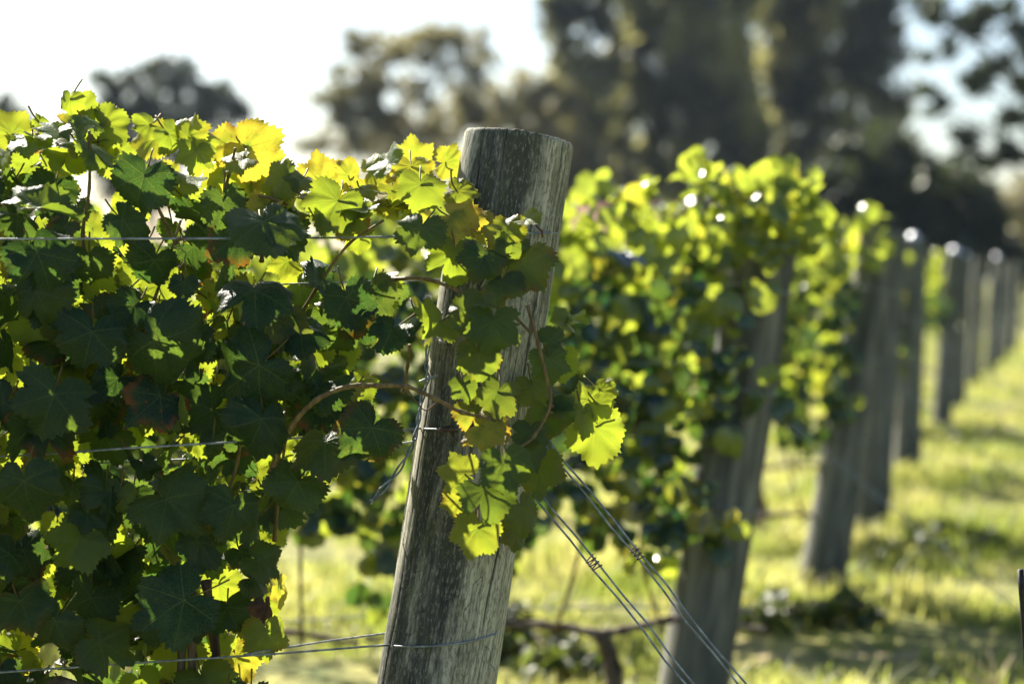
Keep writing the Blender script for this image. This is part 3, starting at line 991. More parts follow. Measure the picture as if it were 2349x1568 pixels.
# the cane arching across to the post, and others seen among the leaves
cane([on_row(620, 1085, .10), on_row(668, 980, .13), on_row(725, 918, .15), on_row(800, 886, .16), on_row(870, 884, .17), on_row(935, 887, .18), on_row(1000, 915, .19), on_row(1060, 945, .19), on_row(1150, 965, .19)], vA, .0037, .0024)
for pts in ([(405, 560), (360, 470), (330, 390)], [(330, 780), (350, 700), (385, 600), (415, 505)], [(540, 470), (600, 450), (660, 470)],
            [(690, 720), (740, 640), (800, 560), (880, 505)], [(205, 640), (190, 540), (205, 430), (205, 300)], [(5, 870), (22, 940), (30, 1010)],
            [(500, 1240), (520, 1140), (545, 1060), (560, 960)], [(430, 1230), (480, 1190), (540, 1175)], [(630, 1240), (640, 1120), (655, 1010)],
            [(510, 470), (525, 400), (540, 340)], [(600, 600), (606, 540), (612, 500)], [(925, 900), (935, 840), (940, 790)]):
    cane([on_row(x, y, .02 + .02 * i) for i, (x, y) in enumerate(pts)], vA, .0028, .0016)
cane([on_row(1210, 700, .17), on_row(1235, 790, .18), on_row(1255, 870, .18), on_row(1262, 930, .18), on_row(1225, 1000, .19), on_row(1190, 1030, .2), on_row(1180, 1060, .2)], vA, .0024, .0016)
cane([on_row(900, 640, .04), on_row(980, 640, .09), on_row(1080, 680, .13), on_row(1170, 720, .13), on_row(1215, 760, .15)], vA, .0028, .002)
cane([on_row(1260, 930, .16), on_row(1305, 940, .11), on_row(1345, 945, .09)], vA, .0022, .0014)
cane([on_row(1262, 945, .16), on_row(1310, 962, .11), on_row(1340, 968, .10)], vA, .0018, .0012)
cane([on_row(1000, 925, .17), on_row(975, 940, .15), on_row(950, 915, .14), on_row(932, 890, .17)], vA, .0012, .0008, M_TENDRIL, 'tendril')

# thin vertical stems at the foot of the front row
for (x, dx) in ((418, 4), (440, -2), (490, -18)):
    cane([on_row(x + dx, 1330, .0), on_row(x, 1450, .0), on_row(x - dx, 1600, .0)], vA, .0065, .006, M_BARK, 'stem')


# dry curled leaves hanging at the edge
def dry_leaf(px, py, ln, off, parent, seed):
    r_ = np.random.default_rng(seed)
    m = MB()
    C = on_row(px, py, off)
    n, t = frame(px, py, 92, 40, 10)
    put_leaf(m, HI[1], C - t * .02, n, t, ln / 1.5 * C.y / FPX, r_, 0, 0, .5, .8, 2.6, .4, .16)
    return m.build('dry_leaf', M_DRYLEAF, parent)


dry_leaf(612, 1420, 70, .13, vA, 1)


# tendrils wound round the wires
def coil(path, turns, rad, r=.0011, parent=None):
    P = smooth_path(path, 60)
    n = len(P)
    m = MB()
    out = []
    for i, p in enumerate(P):
        T = (P[min(i + 1, n - 1)] - P[max(0, i - 1)]).normalized()
        a = T.cross(Vector((0, 0, 1))).normalized()
        b = T.cross(a)
        k = 2 * math.pi * turns * i / n
        rr = rad * (1 + .25 * math.sin(i * .31))
        out.append(p + (a * math.cos(k) + b * math.sin(k)) * rr)
    m.tube(out, r, 5)
    return m.build('tendril', M_TENDRIL, parent)


# ------------------------------------------------------------------ wires
def wire(name, pts, label, r=.0014, smooth=0, parts=None, group='galvanised wires of the front row', cat='wire'):
    P = [Vector(p) for p in pts]
    if smooth:
        P = smooth_path(P, smooth)
    m = MB()
    m.tube(P, r, 8)
    o = m.build(name, M_WIRE, origin=P[0])
    return tag(o, label, cat, group)


def band(py_l, py_r, lift=.0017, a0=-100, a1=86):
    """points round the near post between two photo heights, from its left flank to its right flank"""
    out = []
    for k in range(15):
        f = k / 14
        a = R(a0 + (a1 - a0) * f)
        py = py_l + (py_r - py_l) * f
        z = at(1100, py, 2.74).z
        c = PB + PDIR * ((z - PB.z) / PDIR.z)
        rr = .0835 + (.0755 - .0835) * ((z - PB.z) / PLEN) + lift
        out.append(c + Vector((math.sin(a) * rr, -math.cos(a) * rr, 0)))
    return out


# top foliage wire, wrapped on the post with a staple
w1 = [on_row(-700, 552, .16), on_row(-100, 549, .17), on_row(60, 548, .175), on_row(300, 547.5, .175), on_row(560, 547, .17), on_row(800, 545, .15), on_row(1000, 540, .13)]
w1 = w1[:5] + [on_row(640, 546, .10), on_row(800, 545, .09), on_row(1000, 540, .10)]
wire('trellis_wire', w1 + band(538, 531, .0019, -55, 95), 'thin galvanised wire crossing the top of the front canopy and stapled to the nearest post')
mid1 = [on_row(-700, 1085, .08), on_row(120, 1040, .04), on_row(300, 1027, .14), on_row(510, 1015, .14), on_row(700, 1003, .07), on_row(880, 991, .11)]
wire('trellis_wire', mid1 + band(988, 975, .0019, -70, 80), 'galvanised wire at mid height with a brown tendril coiled round it on the nearest post')
mid2 = [on_row(-700, 1100, -.12), on_row(500, 1050, -.12), on_row(880, 1021, -.10), on_row(945, 1013, -.085), on_row(1010, 1003, -.09)]
wire('trellis_wire', mid2, 'pale galvanised wire passing behind the nearest post just under the tendril wire')
lo1 = [on_row(-700, 1600, .02), on_row(0, 1541, .06), on_row(350, 1517, .09), on_row(640, 1498, .10), on_row(850, 1481, .10)]
lowb = band(1478, 1447, .0019, -62, 92)
lo2 = [on_row(1000, 1441, -.10), on_row(880, 1452, -.09), on_row(760, 1468, -.04), on_row(630, 1488, .03), on_row(560, 1500, .085)]
wire('trellis_wire', lo1 + lowb + lo2, 'lowest galvanised wire looped once round the foot of the nearest post')
wire('trellis_wire', [on_row(-700, 655, -.02), on_row(0, 655, -.04), on_row(260, 663, -.05), on_row(345, 662, -.05), on_row(700, 650, -.06), on_row(1020, 640, -.085)], 'thin wire glimpsed through gaps just below the top wire, behind the leaves', .0013)

# twisted pair down the left flank of the post with a loose tail
tail = [on_row(1012, 715, .06), on_row(988, 770, .035), on_row(978, 830, .035), on_row(981, 868, .05), on_row(966, 925, .05), on_row(955, 990, .06), on_row(942, 1030, .08), on_row(905, 1090, .10), on_row(850, 1152, .12)]
P = smooth_path(tail, 10)
tw = empty('twisted_wire', P[0], 'twisted wire tail hanging down the left flank of the nearest post', 'wire')
for s in (0, math.pi):
    m = MB()
    pts = []
    for i, p in enumerate(P):
        T = (P[min(i + 1, len(P) - 1)] - P[max(0, i - 1)]).normalized()
        a = T.cross(Vector((0, 1, 0))).normalized(); b = T.cross(a)
        k = i * .42 + s
        rr = .0021 if i < 62 else .0021 + (i - 62) * .0001
        pts.append(p + (a * math.cos(k) + b * math.sin(k)) * rr)
    m.tube(pts, .0015, 6)
    m.build('strand', M_WIRE, tw)
m = MB()
ringp = on_row(983, 868, .055)
m.tube([ringp + Vector((math.cos(a) * .012, math.sin(a) * .006, math.cos(a) * .004)) for a in np.linspace(0, 6.4, 20)], .0017, 6)
m.build('wire_knot', M_WIRE, tw)

# staple on the top wire, tendril coils
m = MB()
sp = on_post(1238, 530, .004)
m.tube([sp + Vector((-.004, 0.006, .008)), sp + Vector((-.004, -.001, .006)), sp + Vector((.003, -.002, 0)), sp + Vector((.004, -.001, -.006)), sp + Vector((.004, .006, -.008))], .0017, 6)
st_ = m.build('staple', M_STAPLE)
st_.parent = near_post
st_.matrix_parent_inverse = Matrix.LocRotScale(PB, PQ, None).inverted()

bm_ = band(988, 975, .0019, -70, 80)
coil([bm_[3], bm_[4], bm_[5]], 7, .0035, .0011, vA)
coil([bm_[6], bm_[7]], 4, .0042, .0011, vA)
tp = bm_[4]
cane([tp, tp + Vector((.008, -.006, -.012)), tp + Vector((.018, -.004, -.018)), tp + Vector((.016, -.006, -.034)), tp + Vector((.022, -.005, -.043))], vA, .0011, .0007, M_TENDRIL, 'tendril')
coil([on_row(405, 548, .175), on_row(425, 548, .175)], 4, .003, .0010, vA)
coil([on_row(415, 548, .175), on_row(410, 575, .17), on_row(425, 600, .16), on_row(410, 640, .15)], 2, .006, .0008, vA)


# stay wires: two doubled wires down to a ground anchor
def stay(p0, p1, sep, label, sag=.004, r=.0015, group='stay wires of the row end posts', curls=()):
    d = (p1 - p0)
    side = d.cross(Vector((0, 1, 0))).normalized() * sep
    root = empty('stay_wire', p0, label, 'wire', group)
    for s in (-.5, .5):
        pts = []
        for k in range(25):
            f = k / 24
            wob = .0010 * math.sin(k * 2.3 + s * 5) + .0007 * math.sin(k * 5.1)
            pts.append(p0 + d * f + side * (s * (1 - .75 * max(0, f - .3))) + Vector((wob, 0, -sag * 4 * f * (1 - f) + wob)))
        m = MB()
        m.tube(pts, r, 6)
        m.build('strand', M_WIRE, root)
    for f in curls:
        m = MB()
        c = p0 + d * f
        m.tube([c + side * math.cos(a) * .75 + d.normalized() * (.001 * a - .004) + Vector((0, math.sin(a) * .004, 0)) for a in np.linspace(0, 20, 60)], .0011, 5)
        m.build('tendril', M_TENDRIL, root)
    return root


ANCH = on_ground(2550, 2560)
ANCH = Vector((0.80, 2.62, -.03))
stay(on_post(1012, 775, .003), on_post(1145, 880, .003), .006, 'doubled wire strapped slantwise across the face of the nearest post under the leaves')


def extend(pa, pb, ya, yb, zend=-.03):
    a, b = at(*pa, ya), at(*pb, yb)
    d = b - a
    return a, a + d * ((zend - a.z) / d.z)


a, b = extend((1232, 985), (1705, 1568), 2.72, 2.66)
stay(a, b, .0075, 'upper doubled stay wire running from the nearest post down to the right', .003, curls=(.16,))
a, b = extend((1205, 1098), (1587, 1568), 2.73, 2.67)
stay(a, b, .0095, 'lower doubled stay wire running from the nearest post down to the right with dry tendrils', .003, curls=(.115, .30))

# thin steel stake near the right edge
m = MB()
sa, sb = at(2341, 1305, 2.75), at(2349, 1430, 2.75)
d = sb - sa
sg = sa + d * ((-.05 - sa.z) / d.z)
pts = [sa.lerp(sg, k / 30) for k in range(31)]
m.tube(pts, [.0042 + .0006 * (k % 2) for k in range(31)], 8)
tag(m.build('steel_stake', noisy('dark_steel', (.012, .012, .014), (.04, .035, .03), 60, .6, .4, (1, 1, 1), .3), origin=sg), 'thin dark steel stake standing in the grass at the right edge', 'stake')

# ------------------------------------------------------------------ the posts of the rows behind
POSTS = [  # base px, base distance, top px, top py, radius, label
 (1572, 5.05, 1770, 470, .083, 'large blurred leaning post of the second row with stay wires crossing in front'),
 (1880, 7.25, 2022, 532, .078, 'leaning grey post of the third row, its left flank lit pale'),
 (1995, 9.1, 2042, 532, .078, 'upright dark post of the fourth row, right behind the pale-flanked one'),
 (2080, 11.75, 2096, 548, .076, 'narrow dark post of the fifth row with its shadow in the grass beside it'),
 (2158, 14.5, 2190, 578, .068, 'pale lit leaning post of the sixth row, beside the lone yellow leaf clump'),
 (2196, 17.0, 2212, 588, .060, 'dim grey post of the seventh row, directly behind the pale lit one'),
 (2232, 19.4, 2247, 590, .064, 'dim grey post of the eighth row, between blurred neighbours'),
 (2268, 22.0, 2287, 592, .062, 'blue grey post of the ninth row with an added glint knob against dark trees'),
 (2296, 24.8, 2312, 602, .064, 'small far post of the tenth row near the right edge'),
 (2322, 27.5, 2336, 601, .060, 'farthest tiny post in the line, at the end by the grass'),
]
post_base = [Vector((PB.x, PB.y, 0))]
glint_mat = noisy('glint_metal', (.70, .72, .76), (.85, .86, .88), 40, .42, .5, (1, 1, 1), .8, .05)
for i, (bx, D, tx, ty, r, lab) in enumerate(POSTS):
    base = at(bx, 611 + CAM_Z * FPX / D, D); base.z = 0
    topp = at(tx, ty, D + .10)
    base2 = base - (topp - base).normalized() * .12
    ax = topp - base2
    cr = [(random.uniform(-3, 3), random.uniform(-.1, .1), 0, 2, .05, .006, random.uniform(0, 6)) for _ in range(7)]
    V, q, t, c = post_mesh(ax.length, r * 1.06, r * .97, 60 if i < 3 else 32, 40, 40 + i, cr)
    m = MB()
    m.add(V, q, t, 0, None, c)
    root = empty('wooden_post', base2, lab, 'post', 'wooden end posts of the vine rows')
    root.rotation_mode = 'QUATERNION'
    root.rotation_quaternion = Vector((0, 0, 1)).rotation_difference(ax.normalized())
    o = m.build('post_body', M_POST_LO)
    o.parent = root
    L = ax.length
    if i in (3, 4, 5, 7):  # small knobs added on post tops to make the bright glints
        m = MB()
        prof = [(0.0, .034), (.014, .033), (.028, .026), (.036, .013), (.038, .002)]
        vv = [(rr * math.cos(a), rr * math.sin(a), L + z) for z, rr in prof for a in np.linspace(0, 2 * math.pi, 16, endpoint=False)]
        qq = [(j * 16 + k, j * 16 + (k + 1) % 16, (j + 1) * 16 + (k + 1) % 16, (j + 1) * 16 + k) for j in range(4) for k in range(16)]
        m.add(np.array(vv), qq)
        o = m.build('glint_knob', glint_mat); o.parent = root
    for hz in (.72, 1.02, 1.28):
        hz = hz * L / 1.5
        m = MB()
        m.tube([(math.cos(a) * (r * 1.04 + .004), math.sin(a) * (r * 1.04 + .004), hz + .006 * math.sin(a)) for a in np.linspace(0, 6.3, 26)], .003, 5)
        o = m.build('wire_band', M_WIRE); o.parent = root
    post_base.append(base)
    if i < 4:
        p0 = base.lerp(topp, .62) + Vector((r * .9, -.02, 0))
        names = ['faint stay wire from the large blurred second-row post across the grass', 'faint stay wire slanting from the pale-flanked third-row post', 'faint stay wire slanting from the upright fourth-row post', 'hairline stay wire from the narrow fifth-row post']
        stay(p0, base + Vector((1.25, -.12, 0)), .012, names[i], .004, .0016)

# ------------------------------------------------------------------ vines of the rows behind
def far_vine(row, base, s0, s1, n_leaf, zlo, zhi, label, seed, over=None, trunk_s=None, group=None, leaf=.038, thick=.18):
    r_ = np.random.default_rng(seed)
    ts = trunk_s if trunk_s is not None else (s0 + s1) / 2
    root_p = base + RU * ts
    root_p.z = 0
    root = empty('grapevine', root_p, label, 'grapevine', group)
    m = MB()
    ph = r_.uniform(0, 6)
    for _ in range(n_leaf):
        s = r_.uniform(s0, s1)
        hi = zhi + .05 * math.sin(s * 9 + ph) + .035 * math.sin(s * 23 + ph * 2) + .02 * math.sin(s * 51)
        if over and abs(s - over[0]) < over[1]:
            hi += over[2] * (1 - abs(s - over[0]) / over[1])
        lo = zlo + .10 * math.sin(s * 6 + ph * 2) + .05 * math.sin(s * 17 + ph)
        f = r_.random()
        z = lo + (hi - lo) * (f ** .85)
        off = r_.uniform(-1, 1) * thick * (1 if z < hi - .12 else .6)
        c = base + RU * s + RN * off + Vector((0, 0, z))
        if z > hi - .12:
            nn = Vector((r_.normal(0, .8), r_.normal(0, .8), r_.uniform(.1, 1.2)))
            tt = Vector((r_.normal(), r_.normal(), r_.normal(-.2, .5)))
        else:
            sg = 1 if off > 0 else -1
            nn = RN * sg + Vector((r_.normal(0, .5), r_.normal(0, .5), r_.uniform(0, .8)))
            tt = Vector((r_.normal(0, .5), r_.normal(0, .5), -1))
        if row == 3 and s < .07 and z < 1.20:
            continue
        if over and row == 2 and s < (.10 if z < .74 else .00) + .04 * math.sin(z * 20) and z < 1.24 + .04 * math.sin(s * 40):
            continue
        if over and row == 2 and r_.random() < .05:
            s = r_.uniform(-.17, .05); z = r_.uniform(1.25, 1.48 - abs(s + .05) * .6)
            c = base + RU * s + RN * r_.uniform(.02, .19) + Vector((0, 0, z))
        sz = leaf * r_.uniform(.65, 1.35)
        put_leaf(m, LO[r_.integers(0, 3)], c, nn, tt, sz, r_, r_.uniform(.2, .7) if r_.random() < .10 else 0, .1, (r_.uniform(.6, 1) if z > hi - .24 or r_.random() < .24 else r_.uniform(0, .2)), r_.uniform(.1, 1.4), r_.uniform(-.5, 1.3), r_.uniform(.05, .4), .07)  # crown leaves painted bright, most inner ones painted as shade
    m.build('foliage', M_LEAF_LO, root)
    h = trunk(root_p, root, .30, .024, r_.uniform(-.06, .06), seed)
    cordon(root_p, h, root, -min(.5, ts - s0), min(.6, s1 - ts), seed, .0115)
    for k in range(4):
        s = r_.uniform(-.4, .4)
        p = h + RU * s
        cane([p, p + Vector((r_.normal(0, .04), r_.normal(0, .03), .25)), p + Vector((r_.normal(0, .08), r_.normal(0, .05), .6))], root, .0055, .003, M_CANE)
    return root


B2, B3, B4, B5, B6, B7 = (post_base[i].copy() for i in (1, 2, 3, 4, 5, 6))
top2 = at(1760, 470, 5.15); sh2 = Vector((top2.x - B2.x, 0, 0)) * .75
B2c = B2 + sh2
G2, G3, G4 = 'grapevines of the second row', 'grapevines of the third row', 'grapevines of the rows beyond the third'
far_vine(2, B2c, -.10, 1.0, 1500, .42, 1.39, 'blurred sunlit grapevine of the second row next to the large blurred post', 51, (.0, .16, .08), .33, G2)
far_vine(2, B2c, 1.0, 2.1, 1450, .44, 1.30, 'blurred grapevine of the second row seen behind the nearest post and left of it', 52, None, 1.5, G2)
far_vine(2, B2c, 2.1, 3.3, 1100, .46, 1.32, 'grapevine of the second row glimpsed through gaps in the front leaves at far left', 53, None, 2.7, G2)
top3 = at(2015, 532, 7.6); B3c = B3 + Vector((top3.x - B3.x, 0, 0)) * .6
far_vine(3, B3c, -.06, 1.1, 1200, .62, 1.36, 'blurred yellow grapevine of the third row between the two largest blurred posts', 54, None, .5, G3)
far_vine(3, B3c, 1.1, 2.4, 260, .60, 1.30, 'grapevine of the third row with bare trunk seen low right of the nearest post', 55, None, 1.6, G3)
far_vine(3, B3c, 2.4, 3.8, 260, .60, 1.30, 'grapevine of the third row showing its trunk left of the nearest post', 56, None, 2.9, G3)
far_vine(4, B4, .05, 1.2, 460, .60, 1.30, 'thin strip of grapevine behind the pale-flanked third-row post', 57, None, .5, G4)
far_vine(5, B5, .03, 1.2, 420, .65, 1.30, 'thin strip of grapevine beside the narrow fifth-row post', 58, None, .5, G4)
far_vine(6, B6, -.02, 1.1, 380, .7, 1.28, 'lone yellow leafy vine tip beside the pale lit sixth-row post', 59, (.05, .2, .05), .5, G4)
far_vine(7, B7, .0, 1.1, 300, .7, 1.25, 'dim vine tip beside the seventh-row post', 60, None, .4, G4)

# wires of the second row
for k, (z, lab) in enumerate([(.33, 'blurred lowest wire of the second row above the grass'), (.95, 'blurred middle wire of the second row among its leaves')]):
    m = MB()
    m.tube([B2c + RU * s + Vector((0, 0, z + .012 * math.sin(s * 3))) for s in np.linspace(0, 4, 30)], .0028, 6)
    tag(m.build('trellis_wire', M_WIRE, origin=B2c + Vector((0, 0, z))), lab, 'wire', 'wires of the second row')

# blue tie on the second row
m = MB()
bt = at(1420, 588, 4.85)
for k, (dx, dz, rr) in enumerate([(0, 0, .020), (.006, -.009, .017)]):
    m.tube([bt + Vector((dx + rr * 1.4 * math.cos(a), rr * .8 * math.sin(a), dz + .012 * math.sin(a * 2))) for a in np.linspace(0, 6.3, 24)], .006, 8)
m.tube([bt + Vector((.02, -.02, 0)), bt + Vector((.045, -.03, -.006)), bt + Vector((.06, -.03, -.02))], .008, 8)
tag(m.build('plastic_tie', noisy('blue_plastic', (.05, .08, .18), (.16, .23, .40), 30, .3, .5), origin=bt), 'blue plastic tie among the blurred leaves of the second row', 'tie')

# ------------------------------------------------------------------ far shed
SD = 58.0
s0 = at(1200, 611, SD); s1 = at(1560, 611, SD)
sw = s1.x - s0.x
shed = empty('shed', ((s0.x + s1.x) / 2, SD, 0), 'far low shed with a red brown roof just above the second-row leaves', 'shed')
ridge_z = at(1400, 468, SD).z; eave_z = at(1400, 520, SD).z


def box(m, a, b):
    x0, y0, z0 = a; x1, y1, z1 = b
    m.add(np.array([(x0, y0, z0), (x1, y0, z0), (x1, y1, z0), (x0, y1, z0), (x0, y0, z1), (x1, y0, z1), (x1, y1, z1), (x0, y1, z1)]),
          [(0, 3, 2, 1), (4, 5, 6, 7), (0, 1, 5, 4), (1, 2, 6, 5), (2, 3, 7, 6), (3, 0, 4, 7)])


m = MB()
box(m, (s0.x + .2, SD, -.05), (s1.x - .2, SD + 3, eave_z))
m.build('wall', noisy('shed_boards', (.16, .12, .09), (.28, .22, .17), 6, .85, .2), shed, False)
m = MB()
yy = (SD - .35, SD + 1.5, SD + 3.35)
for (ya, za, yb, zb) in ((yy[0], eave_z - .05, yy[1], ridge_z), (yy[1], ridge_z, yy[2], eave_z - .05)):
    nseg = 40
    X = np.linspace(s0.x, s1.x, nseg)
    wv = .025 * (np.arange(nseg) % 2)
    lo_ = np.stack([X, np.full(nseg, ya), za + wv], 1); hi_ = np.stack([X, np.full(nseg, yb), zb + wv], 1)
    k = np.arange(nseg - 1)
    m.add(np.concatenate([lo_, hi_]), np.stack([k, k + 1, k + 1 + nseg, k + nseg], 1))
    m.add(np.concatenate([lo_ - [0, 0, .04], hi_ - [0, 0, .04]]), np.stack([k, k + nseg, k + 1 + nseg, k + 1], 1))
m.build('roof', noisy('red_roof_sheet', (.26, .085, .055), (.36, .13, .085), 3, .6, .4), shed, False)

# ------------------------------------------------------------------ trees
def tree(name, label, D, blobs, seed, mat, leaf=.16, clump=.42, per=46, dens=1.0, group=None, trunk_px=None, droop=0.0, bark=None, base_r=.16, flat=.9):
    """blobs: (px, py, rx, ry) ellipses of the crown in photo units at distance D"""
    r_ = np.random.default_rng(seed)
    sc = D / FPX
    cx = trunk_px if trunk_px is not None else np.mean([b[0] for b in blobs])
    root_p = at(cx, 611, D); root_p.z = 0
    root = empty(name, root_p, label, 'tree', group)
    cents = []
    for (px, py, rx, ry) in blobs:
        c = at(px, py, D)
        ex, ez = rx * sc, ry * sc
        ey = (ex + min(ez, ex * 1.4)) / 2 * (.5 if droop else flat)
        vol = ex * ez
        n = int(max(4, dens * 3.4 * vol / (clump ** 2)))
        for _ in range(n):
            v = r_.normal(0, 1, 3); v /= np.linalg.norm(v)
            v *= r_.uniform(.2, .85) ** .5
            cents.append((c.x + v[0] * ex, c.y + v[1] * ey, max(.15, c.z + v[2] * ez)))
    cents = np.array(cents)
    n = len(cents) * per
    ci = np.repeat(np.arange(len(cents)), per)
    rad = (clump * r_.uniform(.5, 1.25, len(cents)))[ci]
    P = cents[ci] + r_.normal(0, 1, (n, 3)) * (rad[:, None] * np.array([.48, .48, .36 + droop]))
    P[:, 2] = np.maximum(P[:, 2], .03)
    a = r_.normal(0, 1, (n, 3)); a /= np.linalg.norm(a, axis=1)[:, None]
    b = r_.normal(0, 1, (n, 3)); b -= a * (a * b).sum(1)[:, None]; b /= np.linalg.norm(b, axis=1)[:, None]
    L = (leaf * r_.uniform(.6, 1.4, n))[:, None]
    if droop:
        a[:, 2] -= .9; a /= np.linalg.norm(a, axis=1)[:, None]
        b -= a * (a * b).sum(1)[:, None]; b /= np.linalg.norm(b, axis=1)[:, None]
    V = np.stack([P - a * L, P + b * L * .45 - a * L * .1, P + a * L, P - b * L * .45 + a * L * .1], 1).reshape(-1, 3)
    Q = np.arange(n * 4).reshape(-1, 4)
    m = MB()
    m.add(V, Q)
    m.build('crown', mat, root, False)
    # trunk and limbs
    m = MB()
    ztop = cents[:, 2].max() * .8
    tp = [root_p + Vector((r_.normal(0, .08), r_.normal(0, .08), ztop * k - .05)) for k in (0, .25, .5, .75, 1)]
    m.tube(smooth_path(tp, 4), np.linspace(base_r, base_r * .25, 17), 8)
    for k in r_.choice(len(cents), min(16, len(cents)), replace=False):
        e = Vector(cents[k])
        f = max(.15, min(.85, (e.z / ztop) * .65))
        s_ = tp[0].lerp(tp[-1], f)
        mid_ = s_.lerp(e, .5) + Vector((0, 0, .15))
        m.tube(smooth_path([s_, mid_, e], 4), np.linspace(base_r * .35, base_r * .08, 9), 5)
    m.build('trunk', bark or M_TBARK, root)
    return root


M_TBARK = noisy('tree_bark', (.03, .025, .02), (.11, .09, .07), 4, .9, .2, (2, 2, .4), 0, .8, .02)
M_DARK = simple_leaf('dark_foliage', (.018, .030, .020), (.035, .050, .028), (.05, .07, .02), (.09, .11, .03), .3, .5, .5)
M_OLIVE = simple_leaf('olive_foliage', (.06, .062, .042), (.20, .18, .10), (.22, .21, .08), (.54, .48, .22), .42, .55, .5)
M_CONIF = simple_leaf('conifer_foliage', (.034, .040, .036), (.21, .21, .09), (.09, .10, .05), (.80, .76, .28), .4, .55, .45)

tree('broadleaf_tree', 'dark tree crown cut by the left edge behind the front canopy', 60, [(-20, 280, 90, 70), (40, 300, 55, 60), (-60, 360, 120, 120), (0, 430, 110, 110)], 71, M_DARK, group='trees beyond the vineyard', dens=1.4)
tree('broadleaf_tree', 'dark lacy rounded tree standing alone against white sky at left', 62,
     [(250, 190, 45, 40), (350, 165, 70, 45), (430, 200, 70, 55), (300, 240, 90, 60), (500, 230, 55, 40), (390, 270, 110, 55), (480, 285, 60, 40), (260, 300, 80, 60), (545, 250, 22, 22), (330, 380, 140, 110)], 72, M_DARK, dens=.85, group='trees beyond the vineyard', trunk_px=350)
tree('broadleaf_tree', 'brown olive open tree with many sky holes left of the nearest post', 58,
     [(850, 140, 100, 75), (960, 100, 90, 65), (1045, 80, 75, 50), (770, 230, 60, 60), (1090, 150, 60, 60), (820, 220, 80, 70), (930, 240, 110, 80), (1040, 230, 90, 80), (780, 320, 70, 50), (900, 340, 120, 70), (1030, 330, 100, 70), (720, 345, 45, 25), (900, 440, 190, 90)], 73, M_OLIVE, .13, .36, 44, dens=.72, group='trees beyond the vineyard', trunk_px=960)
tree('broadleaf_tree', 'low olive tree filling the gap behind the top of the nearest post', 64,
     [(1180, 215, 70, 50), (1260, 250, 80, 70), (1150, 300, 90, 70), (1270, 350, 90, 80), (1200, 430, 130, 100), (1320, 440, 90, 100)], 74, M_OLIVE, dens=1.0, group='trees beyond the vineyard')
CG = 'tall dense trees behind the rows'
tree('conifer_tree', 'tall tree with pale olive sprays at the left end of the dense tall group', 66, [(1330, 60, 90, 120), (1350, 220, 100, 130), (1370, 390, 100, 130), (1360, 530, 100, 90), (1300, 10, 50, 50)], 75, M_CONIF, .22, .55, 52, .85, CG, None, .25)
tree('conifer_tree', 'tall tree with hanging olive streaks, second from the left of the dense group', 70, [(1480, -40, 120, 140), (1490, 130, 110, 140), (1480, 300, 110, 150), (1490, 470, 110, 130), (1490, 590, 110, 60)], 76, M_CONIF, .22, .55, 52, .95, CG, None, .3)
tree('conifer_tree', 'broad tall tree with a light vertical streak, middle of the dense group', 68, [(1640, -60, 130, 150), (1640, 120, 120, 150), (1650, 300, 120, 150), (1640, 470, 120, 130), (1650, 590, 120, 60)], 77, M_CONIF, .22, .55, 52, .95, CG, None, .3)
tree('conifer_tree', 'tall dark tree right of the streaked middle one, above the second-row leaf tuft', 72, [(1810, -50, 130, 140), (1820, 120, 120, 140), (1810, 300, 120, 150), (1820, 480, 130, 130), (1820, 600, 130, 60)], 78, M_CONIF, .22, .55, 52, .95, CG, None, .3)
tree('conifer_tree', 'tall tree at the right end of the dense group with sky beside it', 70, [(1970, -30, 100, 110), (1990, 110, 100, 120), (1980, 270, 120, 140), (1990, 440, 130, 140), (2000, 590, 130, 70)], 79, M_CONIF, .22, .55, 52, .9, CG, None, .3)
tree('broadleaf_tree', 'dark spreading tree sloping down to the right above the far posts', 46,
     [(2030, 380, 130, 90), (2120, 440, 120, 90), (2200, 490, 100, 80), (2000, 500, 160, 110), (2150, 560, 140, 70), (2260, 545, 70, 50), (2290, 600, 70, 50), (1880, 480, 110, 110), (2060, 620, 200, 50)], 80, M_DARK, .18, .45, 46, 1.7, 'trees beyond the vineyard', 2080)
tree('broadleaf_tree', 'dark lacy branches against bright sky in the top right corner', 40,
     [(2130, 20, 80, 40), (2220, 60, 50, 30), (2290, 20, 70, 30), (2340, 80, 40, 30), (2150, 120, 45, 40), (2140, 230, 50, 40), (2230, 190, 40, 20), (2290, 150, 45, 20), (2190, 320, 50, 30), (2310, 270, 35, 18), (2250, 370, 60, 28), (2330, 345, 40, 25), (2400, 200, 70, 120), (2420, 60, 60, 80), (2170, 390, 60, 40)], 81, M_DARK, .13, .30, 40, .85, 'trees beyond the vineyard', 2440)
tree('broadleaf_tree', 'pale brown tree at the right edge above the end of the post line', 80, [(2345, 470, 50, 80), (2380, 540, 70, 90), (2340, 600, 60, 60)], 82, M_OLIVE, .2, .5, 46, 1.3, 'trees beyond the vineyard')

# ------------------------------------------------------------------ the air
HZ = NT('haze_air')
pv = HZ.n('VolumePrincipled')
pv.inputs['Color'].default_value = (.62, .78, 1.0, 1)
pv.inputs['Density'].default_value = .0002
pv.inputs['Anisotropy'].default_value = .55
HZ.t.links.new(pv.outputs[0], HZ.out.inputs[1])
m = MB()
box(m, (-60, -8, -1.2), (60, 100, 30))
hz_ = tag(m.build('haze', HZ.m, smooth=False), kind='stuff')

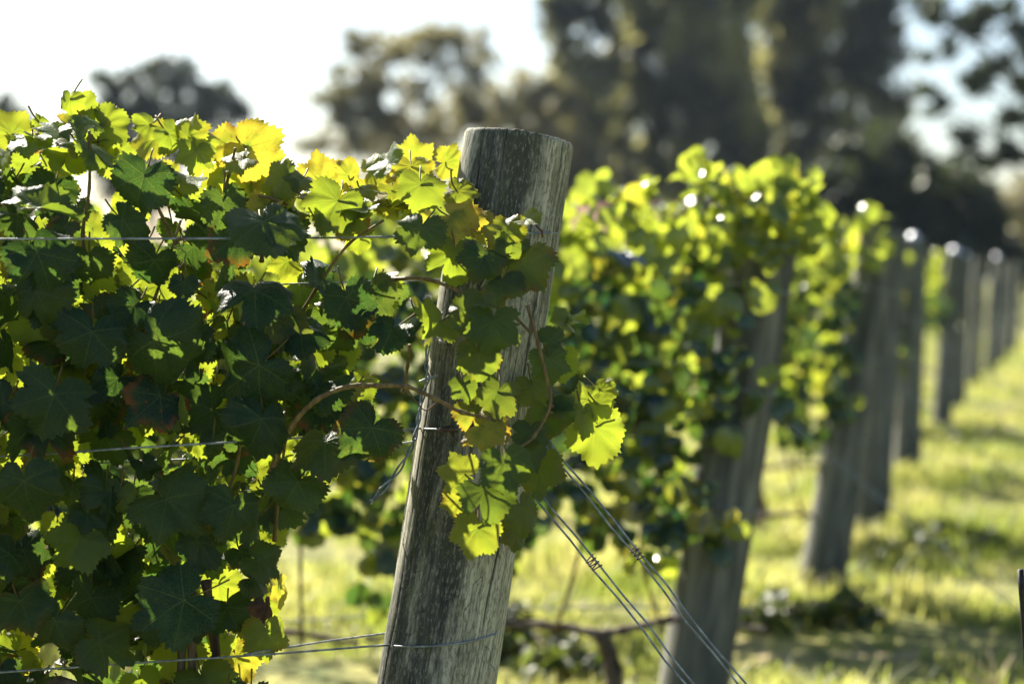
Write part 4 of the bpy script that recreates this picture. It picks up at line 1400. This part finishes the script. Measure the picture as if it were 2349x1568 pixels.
# low weeds standing at the post feet
def weed(px, py, w_, h_, label, seed, mat=None):
    r_ = np.random.default_rng(seed)
    g = on_ground(px, py)
    g.z = gz(g.x, g.y)
    m = MB()
    for _ in range(int(260 * w_ / .3)):
        a, rr = r_.uniform(0, 6.28), w_ * r_.random() ** .6
        z = h_ * r_.random() ** .8 * (1 - .6 * rr / w_)
        c = g + Vector((rr * math.cos(a), rr * math.sin(a) * .8, z))
        nn = Vector((r_.normal(0, .7), r_.normal(0, .7), 1)); tt = Vector((math.cos(a), math.sin(a), r_.normal(.3, .4)))
        put_leaf(m, LO[r_.integers(0, 3)], c, nn, tt, r_.uniform(.018, .04), r_, 0, 0, .1, .6, .3, .2, .06)
    root = empty('weed', g, label, 'weed', 'weeds at the post feet')
    m.build('foliage', mat or M_WEED, root)
    m = MB()
    for _ in range(9):
        a = r_.uniform(0, 6.28)
        e = g + Vector((w_ * .7 * math.cos(a), w_ * .6 * math.sin(a), h_ * r_.uniform(.5, 1)))
        m.tube([g - Vector((0, 0, .02)), g.lerp(e, .5) + Vector((0, 0, h_ * .15)), e], .003, 4)
    m.build('stem', M_CANE, root)


weed(1180, 1500, .16, .18, 'small dark weed clump just right of the foot of the nearest post', 1)
weed(1790, 1430, .17, .11, 'dark weed clump on the grass between the second and third posts', 2)
weed(1935, 1425, .16, .11, 'dark weed clump right below the foot of the third-row post', 3)
weed(2070, 1270, .24, .15, 'low dark weed clump right of the fourth-row post', 4)
weed(2210, 1010, .40, .16, 'wide dark weed patch on the grass right of the pale lit post', 5)
weed(2180, 1240, .24, .12, 'low weed patch in the middle of the grass at right', 6)
weed(1290, 1545, .15, .14, 'weed tuft low between the nearest and second posts', 7)
m = MB()
g = on_ground(2285, 1600)
for k, (dx, dz) in enumerate(((-.05, .10), (-.02, .14), (.03, .09), (.05, .12), (-.09, .07))):
    m.tube(smooth_path([g, g + Vector((dx * .4, 0, dz * .6)), g + Vector((dx, .01, dz))], 4), np.linspace(.005, .0025, 9), 5)
tag(m.build('dry_stalk', noisy('straw', (.40, .30, .18), (.62, .50, .34), 30, .8, .2), origin=g), 'pale dry stalks in the grass at the bottom right', 'dry plant')
